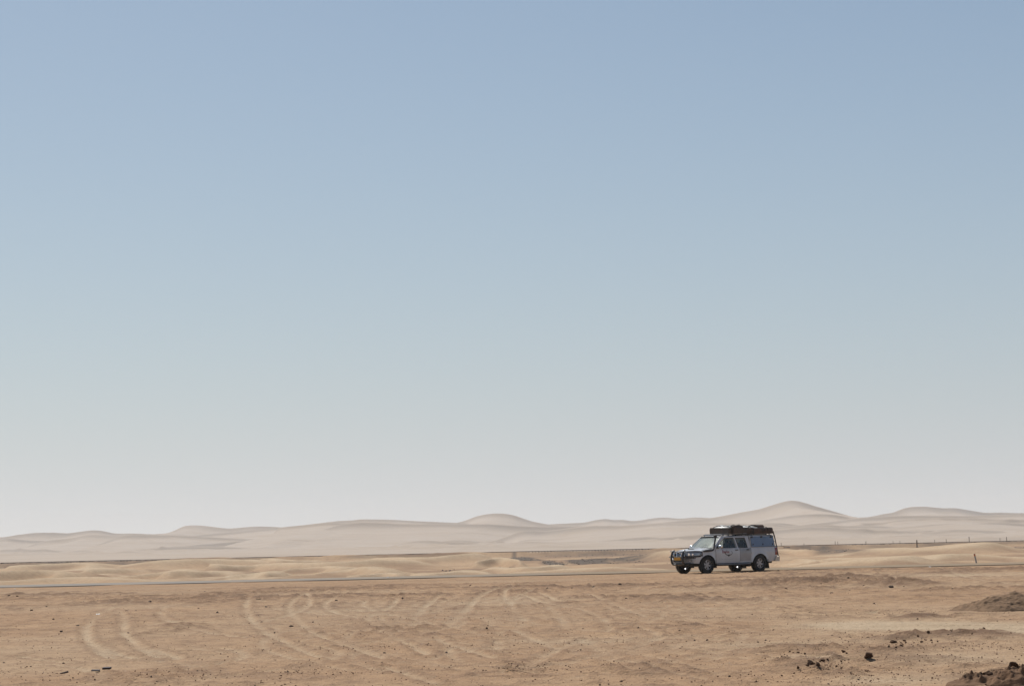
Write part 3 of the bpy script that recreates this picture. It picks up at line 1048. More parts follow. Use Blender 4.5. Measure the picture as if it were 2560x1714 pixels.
# cab upper structure: pillars, rails, roof, back panel
cab = MB()
for s in (1, -1):
    pane([(1.26, 1.13), (1.10, 1.13), (.46, 1.66), (.60, 1.715)], s, 0, .06, m=cab)              # A pillar
    pane([(.60, 1.715), (.46, 1.655), (-1.07, 1.655), (-1.07, 1.715)], s, 0, .06, m=cab)         # roof rail
    pane([(-.215, 1.14), (-.335, 1.14), (-.235, 1.656), (-.125, 1.656)], s, 0, .06, m=cab)       # B pillar
    pane([(-.905, 1.14), (-1.075, 1.14), (-1.075, 1.656), (-.84, 1.656)], s, 0, .06, m=cab)      # C pillar
roof = []
for i in range(15):
    u = i / 14
    x = .66 - u * 1.74
    zz = 1.705 + .012 * math.sin(u * math.pi) - .03 * max(0, (0.1 - u) / .1) ** 2
    roof.append([Vector((x + 0.04 * (1 - (k / 8) ** 2) * (i == 0), k / 8 * .722, zz + .058 * (1 - abs(k / 8) ** 3))) for k in range(-8, 9)])
cab.grid(roof)
cab.grid([[p - Vector((0, 0, .03)) for p in r] for r in roof])
cab.prism([Vector((-1.05, y, z)) for y, z in ((-.86, 1.14), (.86, 1.14), (.72, 1.70), (-.72, 1.70))],
          [Vector((-1.08, y, z)) for y, z in ((-.86, 1.14), (.86, 1.14), (.72, 1.70), (-.72, 1.70))])
PT("cab_frame", cab, PAINT, smooth=True, angle=30)

# windscreen
rows = []
for j in range(9):
    v = j / 8
    rows.append([Vector((1.345 - .10 * (k / 8) ** 2 - v * (.70 - .035 * (k / 8) ** 2) , k / 8 * (.815 - .13 * v), 1.15 + v * .565 + .0 * k)) for k in range(-8, 9)])
wsb = MB().grid(rows)
ws = PT("windscreen", wsb, WSCREEN, smooth=True)
fr = MB()
edge = [rows[0][k] for k in range(17)] + [r[-1] for r in rows[1:]] + rows[-1][-2::-1] + [r[0] for r in rows[-2:0:-1]]
fr.tube([p + Vector((.004, 0, .003)) for p in edge] + [edge[0] + Vector((.004, 0, .003))], .016, 6)
fr.build("windscreen_seal", BLACK, ws)
for y0 in (.05, .62):
    wi = MB().tube([(1.37 - .1 * (y0 / .8) ** 2, y0, 1.165), (1.31, y0 - .28, 1.205), (1.27, y0 - .52, 1.21)], .010, 6)
    PT("wiper", wi, BLACK)
cowl = MB().grid([[Vector((1.42 - .1 * (k / 8) ** 2, k / 8 * .80, 1.162)) for k in range(-8, 9)], [Vector((1.33 - .1 * (k / 8) ** 2, k / 8 * .80, 1.176)) for k in range(-8, 9)]])
PT("cowl", cowl, BLACK, solid=.01)

# doors, windows
for s in (1, -1):
    d1 = side_patch(1.08, -.37, .53, 1.155, s, .010)
    door = PT("front_door", d1, PAINT, smooth=True, angle=30)

    def cut_arch(x, z, u):
        lim = AX_R + math.sqrt(max(0, .52 ** 2 - (z - .40) ** 2)) if abs(z - .40) < .52 else -1.07
        return -.385 + u * (max(-1.055, lim + .0) + .385)
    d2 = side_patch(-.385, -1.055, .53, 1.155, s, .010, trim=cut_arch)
    rdoor = PT("rear_door", d2, DOOR_TONE if s > 0 else PAINT, smooth=True, angle=30)
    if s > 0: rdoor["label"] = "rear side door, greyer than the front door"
    # handles
    for x, par in ((-.17, door), (-.86, rdoor)):
        h = MB().box((x, s * (yside(x, 1.06) + .028), 1.06), (.17, .03, .042))
        h.build("handle", BLACK, par, bevel=.008)
    w1 = pane([(.83, 1.165), (.86, 1.25), (.62, 1.50), (.44, 1.625), (-.12, 1.63), (-.145, 1.60), (-.225, 1.165)], s, -.022, .006)
    W1 = w1.build("front_window", GLASS, door)
    w2 = pane([(-.345, 1.165), (-.25, 1.62), (-.80, 1.62), (-.83, 1.59), (-.89, 1.165)], s, -.022, .006)
    w2.build("rear_window", GLASS, rdoor)
    fr1 = MB()
    loop = [(.80, 1.165), (.86, 1.25), (.62, 1.50), (.44, 1.632), (-.12, 1.638), (-.15, 1.60), (-.228, 1.165), (.80, 1.165)]
    fr1.tube([Vector((x, s * (ysg(z) + .001), z)) for x, z in loop], .012, 6)
    fr1.build("window_seal", BLACK, door)
    # brighter door frame along the roof line, ahead of the quarter light
    fr1 = MB()
    fr1.tube([Vector((x, s * (ysg(z) + .004), z)) for x, z in ((1.06, 1.19), (.62, 1.565), (.42, 1.668), (-.20, 1.675))], .022, 8)
    fr1.build("door_frame", PAINT, door, smooth=True)
    loop = [(-.345, 1.165), (-.25, 1.626), (-.80, 1.626), (-.835, 1.59), (-.893, 1.165), (-.345, 1.165)]
    MB().tube([Vector((x, s * (ysg(z) + .001), z)) for x, z in loop], .012, 6).build("window_seal", BLACK, rdoor)
    # mirror
    mir = MB()
    rows = [[Vector((.90 + .075 * a * math.cos(t) - .0, s * (1.0 + .115 * b), 1.24 + .085 * math.sin(t) * a)) for t in [k * math.pi / 6 for k in range(13)]] for a, b in ((.05, -1), (.75, -.92), (1, -.5), (1, .5), (.75, .95), (.05, 1))]
    mir.grid(rows)
    mo = PT("side_mirror", mir, CHROME, smooth=True)
    MB().box((.92, s * .89, 1.19), (.09, .14, .05)).build("mirror_arm", BLACK, mo, bevel=.01)
    MB().box((.818, s * 1.0, 1.24), (.012, .19, .13)).build("mirror_face", BLACK, mo)
    # shut lines
    for x in (1.095, -.378, -1.068):
        zs = [.53 + k * .05 for k in range(13)] if x > -1 else [.86 + k * .05 for k in range(7)]
        PT("door_gap", MB().tube([(x, s * (yside(x, z) + .003), z) for z in zs], .007, 5), BLACK)
    # running board
    rb = MB().tube([(1.05, s * .84, .42), (.98, s * .95, .39), (-.95, s * .95, .39), (-1.05, s * .84, .42)], .04, 10)
    PT("side_step", rb, STEP if False else mat("step_tube", (.22, .22, .23), rough=.35, metal=.7), smooth=True)
    # mud flaps
    fl = MB().box((1.10, s * .80, .42), (.02, .27, .36), Matrix.Rotation(R(6), 3, 'Y'))
    PT("mud_flap", fl, BLACK)
    fl = MB().box((-2.10, s * .80, .36), (.02, .29, .44), Matrix.Rotation(R(8), 3, 'Y'))
    PT("mud_flap", fl, BLACK)
    # head lamp wrapping the corner
    hp = []
    for j in range(6):
        z = .815 + j * .042
        r_ = []
        for i in range(6):
            x = 1.98 + .52 * i / 5 if j < 5 else 2.04 + .46 * i / 5
            r_.append(shape(x, s * (yside(x, z) + .012), z))
        for i in range(1, 8):
            yy = yside(2.5, z) + (.40 - yside(2.5, z)) * i / 7
            q = shape(2.5, s * yy, z)
            r_.append(Vector((q.x + .014, q.y, q.z)))
        hp.append(r_)
    hl = MB().grid(hp)
    H1 = PT("headlight", hl, LENS, smooth=True, solid=.012)
    for yy, rr in ((.56, .07), (.72, .055)):
        q = shape(2.5, s * yy, .90)
        MB().tube([q + Vector((.012, s * .012, 0)), q + Vector((.035, s * .02, 0))], [rr, rr * .8], 18).build("bulb_bowl", CHROME, H1, smooth=True)
    am = side_patch(2.0, 2.16, .86, .97, s, .022, 3, 3)
    am.build("indicator", AMBER, H1, smooth=True)
    ed = MB().tube([p + Vector((.004, s * .006, 0)) for p in hp[0]] + [p + Vector((.004, s * .006, 0)) for p in hp[-1][::-1]] + [hp[0][0] + Vector((.004, s * .006, 0))], .012, 6)
    ed.build("lamp_surround", BLACK, H1)
    # notch under the lamp and the fog lamp
    nt_ = MB()
    q = [shape(2.5, s * yy, z) + Vector((.008, 0, 0)) for yy, z in ((.45, .79), (.80, .79), (.74, .735), (.47, .725))]
    nt_.prism(q, [p - Vector((.03, 0, 0)) for p in q])
    PT("bumper_vent", nt_, BLACK)
    q = shape(2.5, s * .66, .60)
    nrm = Vector((.85, s * .5, 0)).normalized()
    fo = MB().tube([q - nrm * .02, q + nrm * .014], .06, 18)
    FO = PT("fog_lamp", fo, BLACK, smooth=True)
    MB().tube([q + nrm * .013, q + nrm * .02], .042, 16).build("fog_lens", LENS, FO, smooth=True)
    # tail lamp
    tl = side_patch(-2.56, -2.695, .78, 1.13, s, .014, 4, 6)
    PT("tail_light", tl, RED, smooth=True)

# bonnet scoop
sc = MB()
rows = []
for x, hgt in ((1.82, .005), (1.80, .055), (1.70, .068), (1.45, .045), (1.36, .005)):
    rows.append([Vector((x, y, zmid(x) - .012 + hgt * (1 if abs(y) < .2 else .0))) for y in (-.29, -.24, -.19, 0, .19, .24, .29)])
sc.grid(rows)
SC = PT("bonnet_scoop", sc, PAINT, smooth=True, angle=50)
MB().box((1.818, 0, zmid(1.8) + .022), (.012, .40, .045)).build("scoop_mouth", BLACK, SC)
for s in (1, -1):
    PT("bonnet_gap", MB().tube([shape(x, s * yside(x, zside(x)) * .955, zside(x) + .008) for x in [1.35 + k * .1 for k in range(11)]], .007, 5), BLACK)

# grille
gr = MB()
q = [shape(2.5, y, z) + Vector((.012, 0, 0)) for y, z in ((-.38, .99), (.38, .99), (.36, .80), (.28, .765), (-.28, .765), (-.36, .80))]
gr.prism(q, [p - Vector((.05, 0, 0)) for p in q])
GR = PT("grille", gr, BLACK)
gc = MB()
gc.tube([p + Vector((.012, 0, 0)) for p in q] + [q[0] + Vector((.012, 0, 0))], .026, 8)
for y in (-.15, .15):
    gc.tube([shape(2.5, y * 1.1, .98) + Vector((.03, 0, 0)), shape(2.5, y * .9, .78) + Vector((.03, 0, 0))], .03, 8)
gc.tube([shape(2.5, -.13, .885) + Vector((.03, 0, 0)), shape(2.5, .13, .885) + Vector((.03, 0, 0))], .03, 8)
gc.build("grille_trim", CHROME, GR, smooth=True)
q0 = shape(2.5, 0, .62)
PT("air_intake", MB().box((q0.x + .004, 0, .59), (.03, .66, .085)), BLACK)
PL = PT("number_plate", MB().box((q0.x + .05, 0, .71), (.012, .47, .15)), YELLOW, bevel=.004)
pr = MB().box((q0.x + .046, 0, .71), (.012, .495, .172))
pr.build("plate_frame", BLACK, PL)
PT("skid_plate", MB().box((2.28, 0, .42), (.36, 1.25, .06), Matrix.Rotation(R(-14), 3, 'Y')), BLACK)

# bull bar
bb = MB()
BBR = PT
up = lambda s: [(2.53, s * .40, .42), (2.62, s * .40, .50), (2.655, s * .40, .64), (2.655, s * .40, .80), (2.60, s * .39, .98), (2.55, s * .38, 1.06), (2.48, s * .37, 1.075)]
for s in (1, -1):
    pass
bb.tube(up(1), .047, 12)
BB = PT("bull_bar", bb, BAR, smooth=True)
MB().tube(up(-1), .047, 12).build("upright", BAR, BB, smooth=True)
for z, x, r_ in ((1.05, 2.555, .018), (.79, 2.645, .02), (.44, 2.55, .035)):
    MB().tube([(x, -.40, z), (x, .40, z)], r_, 10).build("cross_tube", BAR, BB, smooth=True)
for s in (1, -1):
    loop = [(2.57, s * .38, 1.045), (2.48, s * .66, 1.05), (2.28, s * .90, 1.055), (2.08, s * .975, 1.04), (1.99, s * .985, .98), (2.0, s * .985, .84), (2.08, s * .975, .795), (2.28, s * .92, .79), (2.53, s * .70, .79), (2.64, s * .40, .79)]
    MB().tube(loop, .020, 10).build("lamp_guard", BAR, BB, smooth=True)

# snorkel
sn = MB()
sn.tube([(1.84, .935, 1.035), (1.72, .945, 1.055), (1.38, .955, 1.075), (1.29, .95, 1.10), (1.22, .925, 1.18), (1.12, .88, 1.42), (1.04, .845, 1.63), (1.02, .838, 1.70)], [.035, .05, .052, .052, .045, .040, .040, .042], 10)
SN = PT("snorkel", sn, BLACK, smooth=True)
MB().box((1.03, .838, 1.735), (.15, .095, .12)).build("snorkel_head", BLACK, SN, bevel=.02)

# canopy over the load bed
cn = MB()
prof = lambda x, inset=0: [Vector((x, s * y, z)) for s, y, z in ((-1, .868, 1.165), (1, .868, 1.165), (1, .80, 1.69), (1, .765, 1.73), (-1, .765, 1.73), (-1, .80, 1.69))]
cn.prism(prof(-1.095), [v + Vector((-(1.52 - (v.z - 1.165) * .09), 0, 0)) for v in prof(-1.095)])
CN = PT("canopy", cn, PAINT, bevel=.02)
yc_ = lambda z: .868 - (z - 1.165) / .495 * .068
for s in (1, -1):
    pan = [(-1.125, 1.185), (-2.585, 1.185), (-2.545, 1.675), (-1.125, 1.675)]
    hp_ = MB().prism([Vector((x, s * (yc_(z) + .010), z)) for x, z in pan], [Vector((x, s * (yc_(z) - .01), z)) for x, z in pan])
    HP = hp_.build("canopy_hatch", ALU, CN, bevel=.006)
    for x in (-1.21, -1.80, -2.40):
        MB().box((x, s * (yc_(1.66) + .02), 1.66), (.11, .03, .085)).build("hinge", BLACK, CN, bevel=.006)
    for x in (-1.24, -1.85, -2.46):
        MB().box((x, s * (yc_(1.31) + .02), 1.30), (.045, .022, .085), Matrix.Rotation(R(-14), 3, 'Y')).build("latch", BLACK, CN, bevel=.005)
    MB().tube([Vector((x, s * (yc_(z) + .012), z)) for x, z in pan + pan[:1]], .009, 6).build("hatch_seal", DECAL_K, CN)
    MB().tube([(-1.1, s * .745, 1.742), (-2.52, s * .745, 1.742)], .018, 8).build("roof_edge_rail", BLACK, CN)
rg = [(-2.618 + .03, -.6, 1.25), (-2.618 + .03, .6, 1.25), (-2.535, .55, 1.62), (-2.535, -.55, 1.62)]
MB().prism([Vector(p) + Vector((-.028, 0, 0)) for p in rg], [Vector(p) for p in rg]).build("back_glass", GLASS, CN)
gap = MB().box((-1.087, 0, 1.40), (.012, 1.55, .5))
PT("canopy_gasket", gap, BLACK)

# tail: tailgate, bumper, hitch, ladder
tg = MB().box((-2.708, 0, .90), (.02, 1.46, .50))
TG = PT("tailgate", tg, PAINT, bevel=.006)
MB().box((-2.722, 0, 1.02), (.02, .22, .06)).build("handle", BLACK, TG, bevel=.006)
bp_ = MB()
rows = []
for y in [-.93, -.90, -.7, -.35, 0, .35, .7, .90, .93]:
    e = -.05 * (abs(y) / .93) ** 6
    rows.append([Vector((x - e * 2, y, z)) for x, z in ((-2.60, .50), (-2.74, .46), (-2.83, .50), (-2.84, .66), (-2.80, .70), (-2.70, .70))])
bp_.grid(rows)
for s in (0, -1):
    r_ = rows[s]
    bp_.add(r_, [tuple(range(6))])
for s in (1, -1):
    q = [Vector((x, s * .935, z)) for x, z in ((-2.52, .48), (-2.80, .46), (-2.82, .69), (-2.74, .72))]
    bp_.prism(q, [p - Vector((0, s * .05, 0)) for p in q])
PT("rear_bumper", bp_, STEP, smooth=True, angle=35)
PT("tow_hitch", MB().box((-2.72, 0.35, .415), (.16, .10, .08)).tube([(-2.82, 0.35, .42), (-2.82, 0.35, .50)], .026, 12).box((-2.5, 0.35, .44), (.4, .08, .05)), BLACK, bevel=.006)
ld = MB()
rail = lambda y: [(-2.57, y, 1.93), (-2.60, y, 1.80), (-2.65, y, 1.68), (-2.745, y, 1.24), (-2.83, y, .80), (-2.855, y, .70)]
ld.tube(rail(.80), .030, 10)
LD = PT("rear_ladder", ld, mat("ladder_steel", (.07, .055, .04), rough=.45), smooth=True)
MB().tube(rail(.48), .030, 10).build("ladder_rail", LD.data.materials[0], LD, smooth=True)
for k in range(4):
    z = .92 + k * .26
    x = float(np.interp(z, [.68, .80, 1.24, 1.68], [-2.855, -2.83, -2.745, -2.65]))
    MB().tube([(x, .48, z), (x, .80, z)], .016, 8).build("rung", LD.data.materials[0], LD, smooth=True)

# chassis
ch = MB()
for s in (1, -1):
    ch.box((-.05, s * .45, .44), (5.0, .09, .12))
ch.box((AX_R, 0, .388), (.12, 1.35, .12)).box((AX_F, 0, .36), (.16, 1.3, .10)).tube([(AX_R, -.16, .388), (AX_R, .16, .388)], .15, 14)
ch.box((.4, 0, .40), (1.2, .5, .18)).box((-.55, -.35, .42), (.8, .42, .2)).tube([(-.3, -.55, .40), (-2.3, -.55, .42)], .035, 8)
PT("chassis", ch, BLACK)

# wheels
def wheel(x, s):
    t = MB()
    prof = [(.225, -.125), (.30, -.135), (.352, -.128), (.378, -.108), (.388, -.075), (.388, .075), (.378, .108), (.352, .128), (.30, .135), (.225, .125)]
    t.lathe(prof, 48)
    for k in range(44):
        a = 2 * math.pi * k / 44
        for yy, da in ((-.10, 0), (.10, .07), (-.035, .04), (.035, .1)):
            rm = Matrix.Rotation(-(a + da), 3, 'Y')
            t.box(rm @ Vector((.385, yy, 0)), (.016, .05, .03), rm)
    wh = empty("wheel", (x, s * .80, HUB), 0)
    wh.parent = pick
    t.build("tyre", RUBBER, wh, smooth=True, angle=35)
    r = MB()
    f = s
    r.lathe([(.222, -.11), (.222, .11), (.205, .11), (.205, -.11)], 40)
    disc = .035 * f
    r.tube([(0, disc - .02 * f, 0), (0, disc + .045 * f, 0)], [.075, .062], 20)
    for k in range(6):
        a = 2 * math.pi * k / 6 + .26
        rm = Matrix.Rotation(-a, 3, 'Y')
        c = [Vector((rr, 0, ww)) for rr, ww in ((.05, -.030), (.215, -.052), (.215, .052), (.05, .030))]
        r.prism([rm @ (p + Vector((0, (disc + .04 * f), 0))) for p in c], [rm @ (p + Vector((0, (disc + .005 * f), 0))) for p in c])
    r.build("rim", ALLOY, wh, smooth=True, angle=30)
    h = MB().tube([(0, disc - .045 * f, 0), (0, disc - .03 * f, 0)], .17, 24)
    h.build("brake_disc", mat("brake_steel", (.05, .045, .04), rough=.5, metal=.5) if "brake_steel" not in bpy.data.materials else bpy.data.materials["brake_steel"], wh, smooth=True)
    return wh


for x in (AX_F, AX_R):
    for s in (1, -1):
        wheel(x, s)

# cabin
ca = MB().box((.98, 0, 1.02), (.35, 1.5, .26)).box((1.14, 0, 1.10), (.22, 1.45, .09))
PT("dashboard", ca, DARKIN, bevel=.03)
for x, y in ((.05, .38), (.05, -.38)):
    se = MB().box((x + .22, y, .80), (.5, .48, .16)).box((x - .08, y, 1.08), (.15, .48, .62), Matrix.Rotation(R(-12), 3, 'Y'))
    S_ = PT("front_seat", se, SEAT, bevel=.05)
    MB().box((x - .16, y, 1.47), (.09, .27, .19), Matrix.Rotation(R(-8), 3, 'Y')).build("headrest", SEAT, S_, bevel=.035)
se = MB().box((-.62, 0, .80), (.45, 1.35, .18)).box((-.88, 0, 1.10), (.13, 1.35, .6), Matrix.Rotation(R(-10), 3, 'Y'))
S_ = PT("rear_seat", se, SEAT, bevel=.04)
for y in (.42, -.42):
    MB().box((-.95, y, 1.46), (.08, .26, .16)).build("headrest", SEAT, S_, bevel=.03)
st = MB()
rm = Matrix.Rotation(R(62), 3, 'Y')
ring = [Vector((.66, -.38, 1.17)) + rm @ Vector((.19 * math.cos(a), .19 * math.sin(a), 0)) for a in [2 * math.pi * k / 24 for k in range(25)]]
st.tube(ring, .016, 8).tube([(.66, -.38, 1.17), (.86, -.38, 1.06)], .03, 8).tube([ring[0], ring[12]], .013, 6)
PT("steering_wheel", st, DARKIN, smooth=True)

# door emblem: small red lettering (unreadable in the photo), dark crescent, dark point
def on_door(x, z, off=.0165):
    x, z = .40 + (x - .40) * 1.4, .90 + (z - .90) * 1.35
    return Vector((x, yside(x, z) + off, z))


em = MB()
X0 = .62
for k, (dx_, w_, h_) in enumerate([(0, .022, .115), (.035, .018, .10), (.075, .03, .075), (.12, .022, .065), (.155, .014, .10), (.185, .02, .10), (.222, .03, .07), (.265, .028, .065)]):
    z0 = .915
    q = [on_door(X0 - dx_, z0), on_door(X0 - dx_ - w_, z0), on_door(X0 - dx_ - w_ - .006, z0 + h_), on_door(X0 - dx_ - .006, z0 + h_)]
    em.prism(q, [p - Vector((0, .003, 0)) for p in q])
PT("door_emblem", em, DECAL_R)
EM = bpy.data.objects["door_emblem"]
cr = MB()
pa, pb = [], []
for k in range(25):
    a = R(-200 + k * 10.4)
    th = .012 + .026 * math.exp(-((k - 9) / 6.0) ** 2)
    cx, cz = X0 - .27, .925
    pa.append(on_door(cx - (.165) * math.cos(a), cz + .095 * math.sin(a)))
    pb.append(on_door(cx - (.165 - th) * math.cos(a), cz + (.095 - th * .8) * math.sin(a)))
cr.grid([pa, pb])
q = [on_door(X0 - .20, .865), on_door(X0 - .35, .865), on_door(X0 - .275, .79)]
cr.prism(q, [p - Vector((0, .003, 0)) for p in q])
cr.build("emblem_crescent", DECAL_K, EM, solid=.002)
fr_ = MB().tube([on_door(x, z, .0145) for x, z in ((X0 + .03, 1.06), (X0 + .03, .70), (X0 - .46, .70), (X0 - .46, 1.06), (X0 + .03, 1.06))], .003, 4)
fr_.build("emblem_border", DECAL_G, EM)
dc = MB()
for k in range(7):
    x = -2.17 - k * .052
    q = [on_door(x, 1.045, .006), on_door(x - .038, 1.045, .006), on_door(x - .038, 1.075, .006), on_door(x, 1.075, .006)]
    dc.prism(q, [p - Vector((0, .003, 0)) for p in q])
PT("bed_decal", dc, DECAL_G)

# roof rack
rk = MB()
for s in (1, -1):
    rk.tube([(.42, s * .60, 1.80), (.36, s * .62, 1.815), (-1.02, s * .62, 1.815)], .022, 8)
for x in (.40, .05, -.35, -.75, -1.0):
    rk.tube([(x, -.62, 1.815), (x, .62, 1.815)], .018, 8)
    for s in (1, -1):
        rk.tube([(x, s * .62, 1.815), (x, s * .66, 1.735)], .018, 8)
rk.box((.47, 0, 1.80), (.12, 1.2, .03), Matrix.Rotation(R(18), 3, 'Y'))
PT("roof_rack", rk, BAR, smooth=True)
rk = MB()
for x in (-1.35, -2.25):
    rk.tube([(x, -.70, 1.785), (x, .70, 1.785)], .020, 8)
    for s in (1, -1):
        rk.tube([(x, s * .62, 1.785), (x - .02, s * .66, 1.70)], .028, 8)
PT("canopy_rack", rk, BAR, smooth=True)

# ---------------------------------------------------------------- roof tents (carried things)
CANVAS = mat("dark_canvas_cover", (0.088, 0.057, 0.041), rough=0.75, vary=0.5, vscale=5, second=(0.055, 0.045, 0.036), bump=0.5, bscale=14)
CANVAS2 = mat("brown_canvas_cover", (0.115, 0.061, 0.040), rough=0.75, vary=0.4, vscale=5, second=(0.032, 0.027, 0.024), bump=0.5, bscale=14)
SHEETM = mat("pale_tarp", (0.66, 0.65, 0.62), rough=0.35, vary=0.25, vscale=7, second=(0.45, 0.44, 0.41), bump=0.6, bscale=9)
STRAP = mat("black_webbing", (0.012, 0.012, 0.013), rough=0.6)
M_P = Matrix.Translation(org) @ Matrix.Rotation(HEAD, 4, 'Z') @ Matrix.Translation((-.10, 0, 0))


def soft_box(x0, x1, y0, y1, z0, z1, nx=22, ny=18, sag=.02, seed=1, rnd=.05):
    """slack cloth over a box: closed, rounded and creased"""
    m = MB()
    def pt(x, y, u, v):
        return Vector((x, y, 0))
    rows = []
    nz = 7
    outline = []
    per = [(x0 + (x1 - x0) * i / nx, y0) for i in range(nx)] + [(x1, y0 + (y1 - y0) * i / ny) for i in range(ny)] + [(x1 + (x0 - x1) * i / nx, y1) for i in range(nx)] + [(x0, y1 + (y0 - y1) * i / ny) for i in range(ny)]
    cx, cy = (x0 + x1) / 2, (y0 + y1) / 2
    for j in range(nz + 1):
        v = j / nz
        row = []
        for (x, y) in per:
            n1 = float(fbm(np.float64(x * 5 + y * 4 + 7), np.float64(v * 2 + x - y), 1.0, seed, 3))
            ins = -.02 * math.sin(v * math.pi) + .018 * n1 + rnd * max(0, (v - .75) / .25) ** 2
            dx_ = math.copysign(1, x - cx) if abs(abs(x - cx) - (x1 - x0) / 2) < 1e-4 else 0
            dy_ = math.copysign(1, y - cy) if abs(abs(y - cy) - (y1 - y0) / 2) < 1e-4 else 0
            top = z1 + sag * float(fbm(np.float64(x * 3), np.float64(y * 3), 1.0, seed + 9, 3))
            row.append(Vector((x - dx_ * ins, y - dy_ * ins, z0 + (top - z0) * v)))
        rows.append(row)
    n = len(per)
    vs = [p for r in rows for p in r]
    fs = [(j * n + i, j * n + (i + 1) % n, (j + 1) * n + (i + 1) % n, (j + 1) * n + i) for j in range(nz) for i in range(n)]
    m.add(vs, fs)
    m.add(rows[0], [tuple(range(n))[::-1]])
    # top
    tr = rows[-1]
    c = Vector((cx, cy, z1 + sag * .5))
    r2 = [p.lerp(c, .3) for p in tr]
    r2 = [Vector((p.x, p.y, z1 + sag * .4)) for p in r2]
    vs = tr + r2 + [c]
    fs = [(i, (i + 1) % n, (i + 1) % n + n, i + n) for i in range(n)] + [(i + n, (i + 1) % n + n, 2 * n) for i in range(n)]
    m.add(vs, fs)
    return m


def crumple(x0, x1, y0, y1, z0, h, seed, nx=26, ny=26):
    rows = []
    for j in range(ny + 1):
        y = y0 + (y1 - y0) * j / ny
        r_ = []
        for i in range(nx + 1):
            x = x0 + (x1 - x0) * i / nx
            e = min(1, 5 * min(i / nx, 1 - i / nx)) * min(1, 5 * min(j / ny, 1 - j / ny))
            f = float(fbm(np.float64(x * 2.2), np.float64(y * 2.2), 1.0, seed, 3))
            g = float(fbm(np.float64(x * 7), np.float64(y * 7), 1.0, seed + 3, 3))
            r_.append(Vector((x, y, z0 + e * (h * (.65 + .6 * f) + .025 * g))))
        rows.append(r_)
    return MB().grid(rows)


def to_world(root):
    root.matrix_world = M_P


t1 = empty("roof_tent", (0, 0, 0))
to_world(t1)
tag(t1, "folded dark grey roof tent with bulging side bag, over the pickup cab", "roof tent", "folded roof tents on the pickup")
c1 = soft_box(.17, -1.14, -.66, .66, 1.848, 2.135, seed=3)
C1 = c1.build("tent_cover", CANVAS, t1, smooth=True, angle=50)
MB().box((-.485, 0, 1.838), (1.30, 1.28, .018)).build("tent_base", ALLOY, t1)
crumple(.13, -1.12, -.62, .62, 2.128, .15, 21).build("top_sheet", SHEETM, t1, smooth=True, angle=80)
bg_ = soft_box(-.04, -.62, .60, .79, 1.86, 2.20, nx=12, ny=6, sag=.10, seed=8, rnd=.06)
bg_.build("side_bag", CANVAS, t1, smooth=True, angle=60)
bl_ = MB()
for k in range(2):
    xx = -.16 - .33 * k
    bl_.tube([(xx, .50, 2.20), (xx, .66, 2.215), (xx, .76, 2.18)], [.06, .075, .05], 10)
bl_.build("folded_flap", CANVAS, t1, smooth=True)
for x in (-.01, -.645):
    MB().tube([(x, .70, 1.80), (x, .695, 1.95), (x, .69, 2.12), (x, .62, 2.15), (x, .3, 2.232), (x, -.3, 2.232), (x, -.65, 2.14), (x, -.685, 1.95), (x, -.68, 1.80)], .018, 6).build("strap", STRAP, t1)
t2 = empty("roof_tent", (0, 0, 0))
to_world(t2)
tag(t2, "folded brown roof tent on a rack, over the canopy behind the cab", "roof tent", "folded roof tents on the pickup")
c2 = soft_box(-1.16, -2.58, -.66, .66, 1.815, 2.105, seed=13)
c2.build("tent_cover", CANVAS2, t2, smooth=True, angle=50)
MB().box((-1.87, 0, 1.81), (1.38, 1.28, .012)).build("tent_base", ALLOY, t2)
crumple(-1.2, -2.2, -.6, .6, 2.10, .13, 41).build("top_sheet", SHEETM, t2, smooth=True, angle=80)
b3 = soft_box(-1.72, -2.12, .05, .55, 2.08, 2.235, nx=10, ny=10, sag=.06, seed=18, rnd=.08)
b3.build("rolled_flap", CANVAS2, t2, smooth=True, angle=60)
MB().tube([(-1.28, .45, 2.19), (-1.5, .42, 2.225), (-1.75, .40, 2.23)], .025, 8).build("tent_pole", STRAP, t2, smooth=True)
MB().box((-1.08, .35, 1.90), (.30, .62, .15)).build("loose_corner", CANVAS2, t2, bevel=.04)
for x in (-1.35, -2.25):
    MB().tube([(x, .67, 1.79), (x, .69, 1.95), (x, .69, 2.08), (x, .60, 2.125), (x, 0, 2.23), (x, -.60, 2.13), (x, -.69, 1.95), (x, -.67, 1.79)], .016, 6).build("strap", STRAP, t2)


# the bodywork sits low on its wheels
done = set()
for root in (pick, t1, t2):
    for o in root.children_recursive:
        if o.type != 'MESH' or o.data.name in done or (o.parent and o.parent.name.startswith("wheel") and o.parent.type == 'EMPTY'): continue
        done.add(o.data.name)
        a = np.empty(len(o.data.vertices) * 3, np.float32)
        o.data.vertices.foreach_get("co", a)
        z = a[2::3]
        a[2::3] = np.where(z > .388, .388 + (z - .388) * .958, z)
        o.data.vertices.foreach_set("co", a)
        o.data.update()

# ================================================================== RAILWAY AND FENCE
RUST = mat("rusty_rail", (0.075, 0.045, 0.032), rough=0.7, vary=0.3, vscale=2)
SLP = mat("dark_sleeper", (0.055, 0.043, 0.034), rough=0.9, vary=0.4, vscale=3)
WOOD = mat("weathered_post", (0.115, 0.09, 0.066), rough=0.9, vary=0.4, vscale=12)
rt = empty("railway_track", (0, RAIL_Y, 0))
tag(rt, "low rusty railway track on its bank running along the foot of the pale dunes", "railway track")
for yy in (-.535, .535):
    m = MB()
    prev = []
    for x in [-420, -200] + [-130 + 13 * k for k in range(21)] + [200, 420]:
        prev.append(x)
    rows = []
    for x in prev:
        zz = -1.36 + .04 + .01 * math.sin(x * .11)
        rows.append([Vector((x, yy + a, zz + b)) for a, b in ((-.06, .12), (-.035, .13), (-.035, .25), (.035, .25), (.035, .13), (.06, .12))])
    m.grid(rows)
    m.build("rail", RUST, rt)
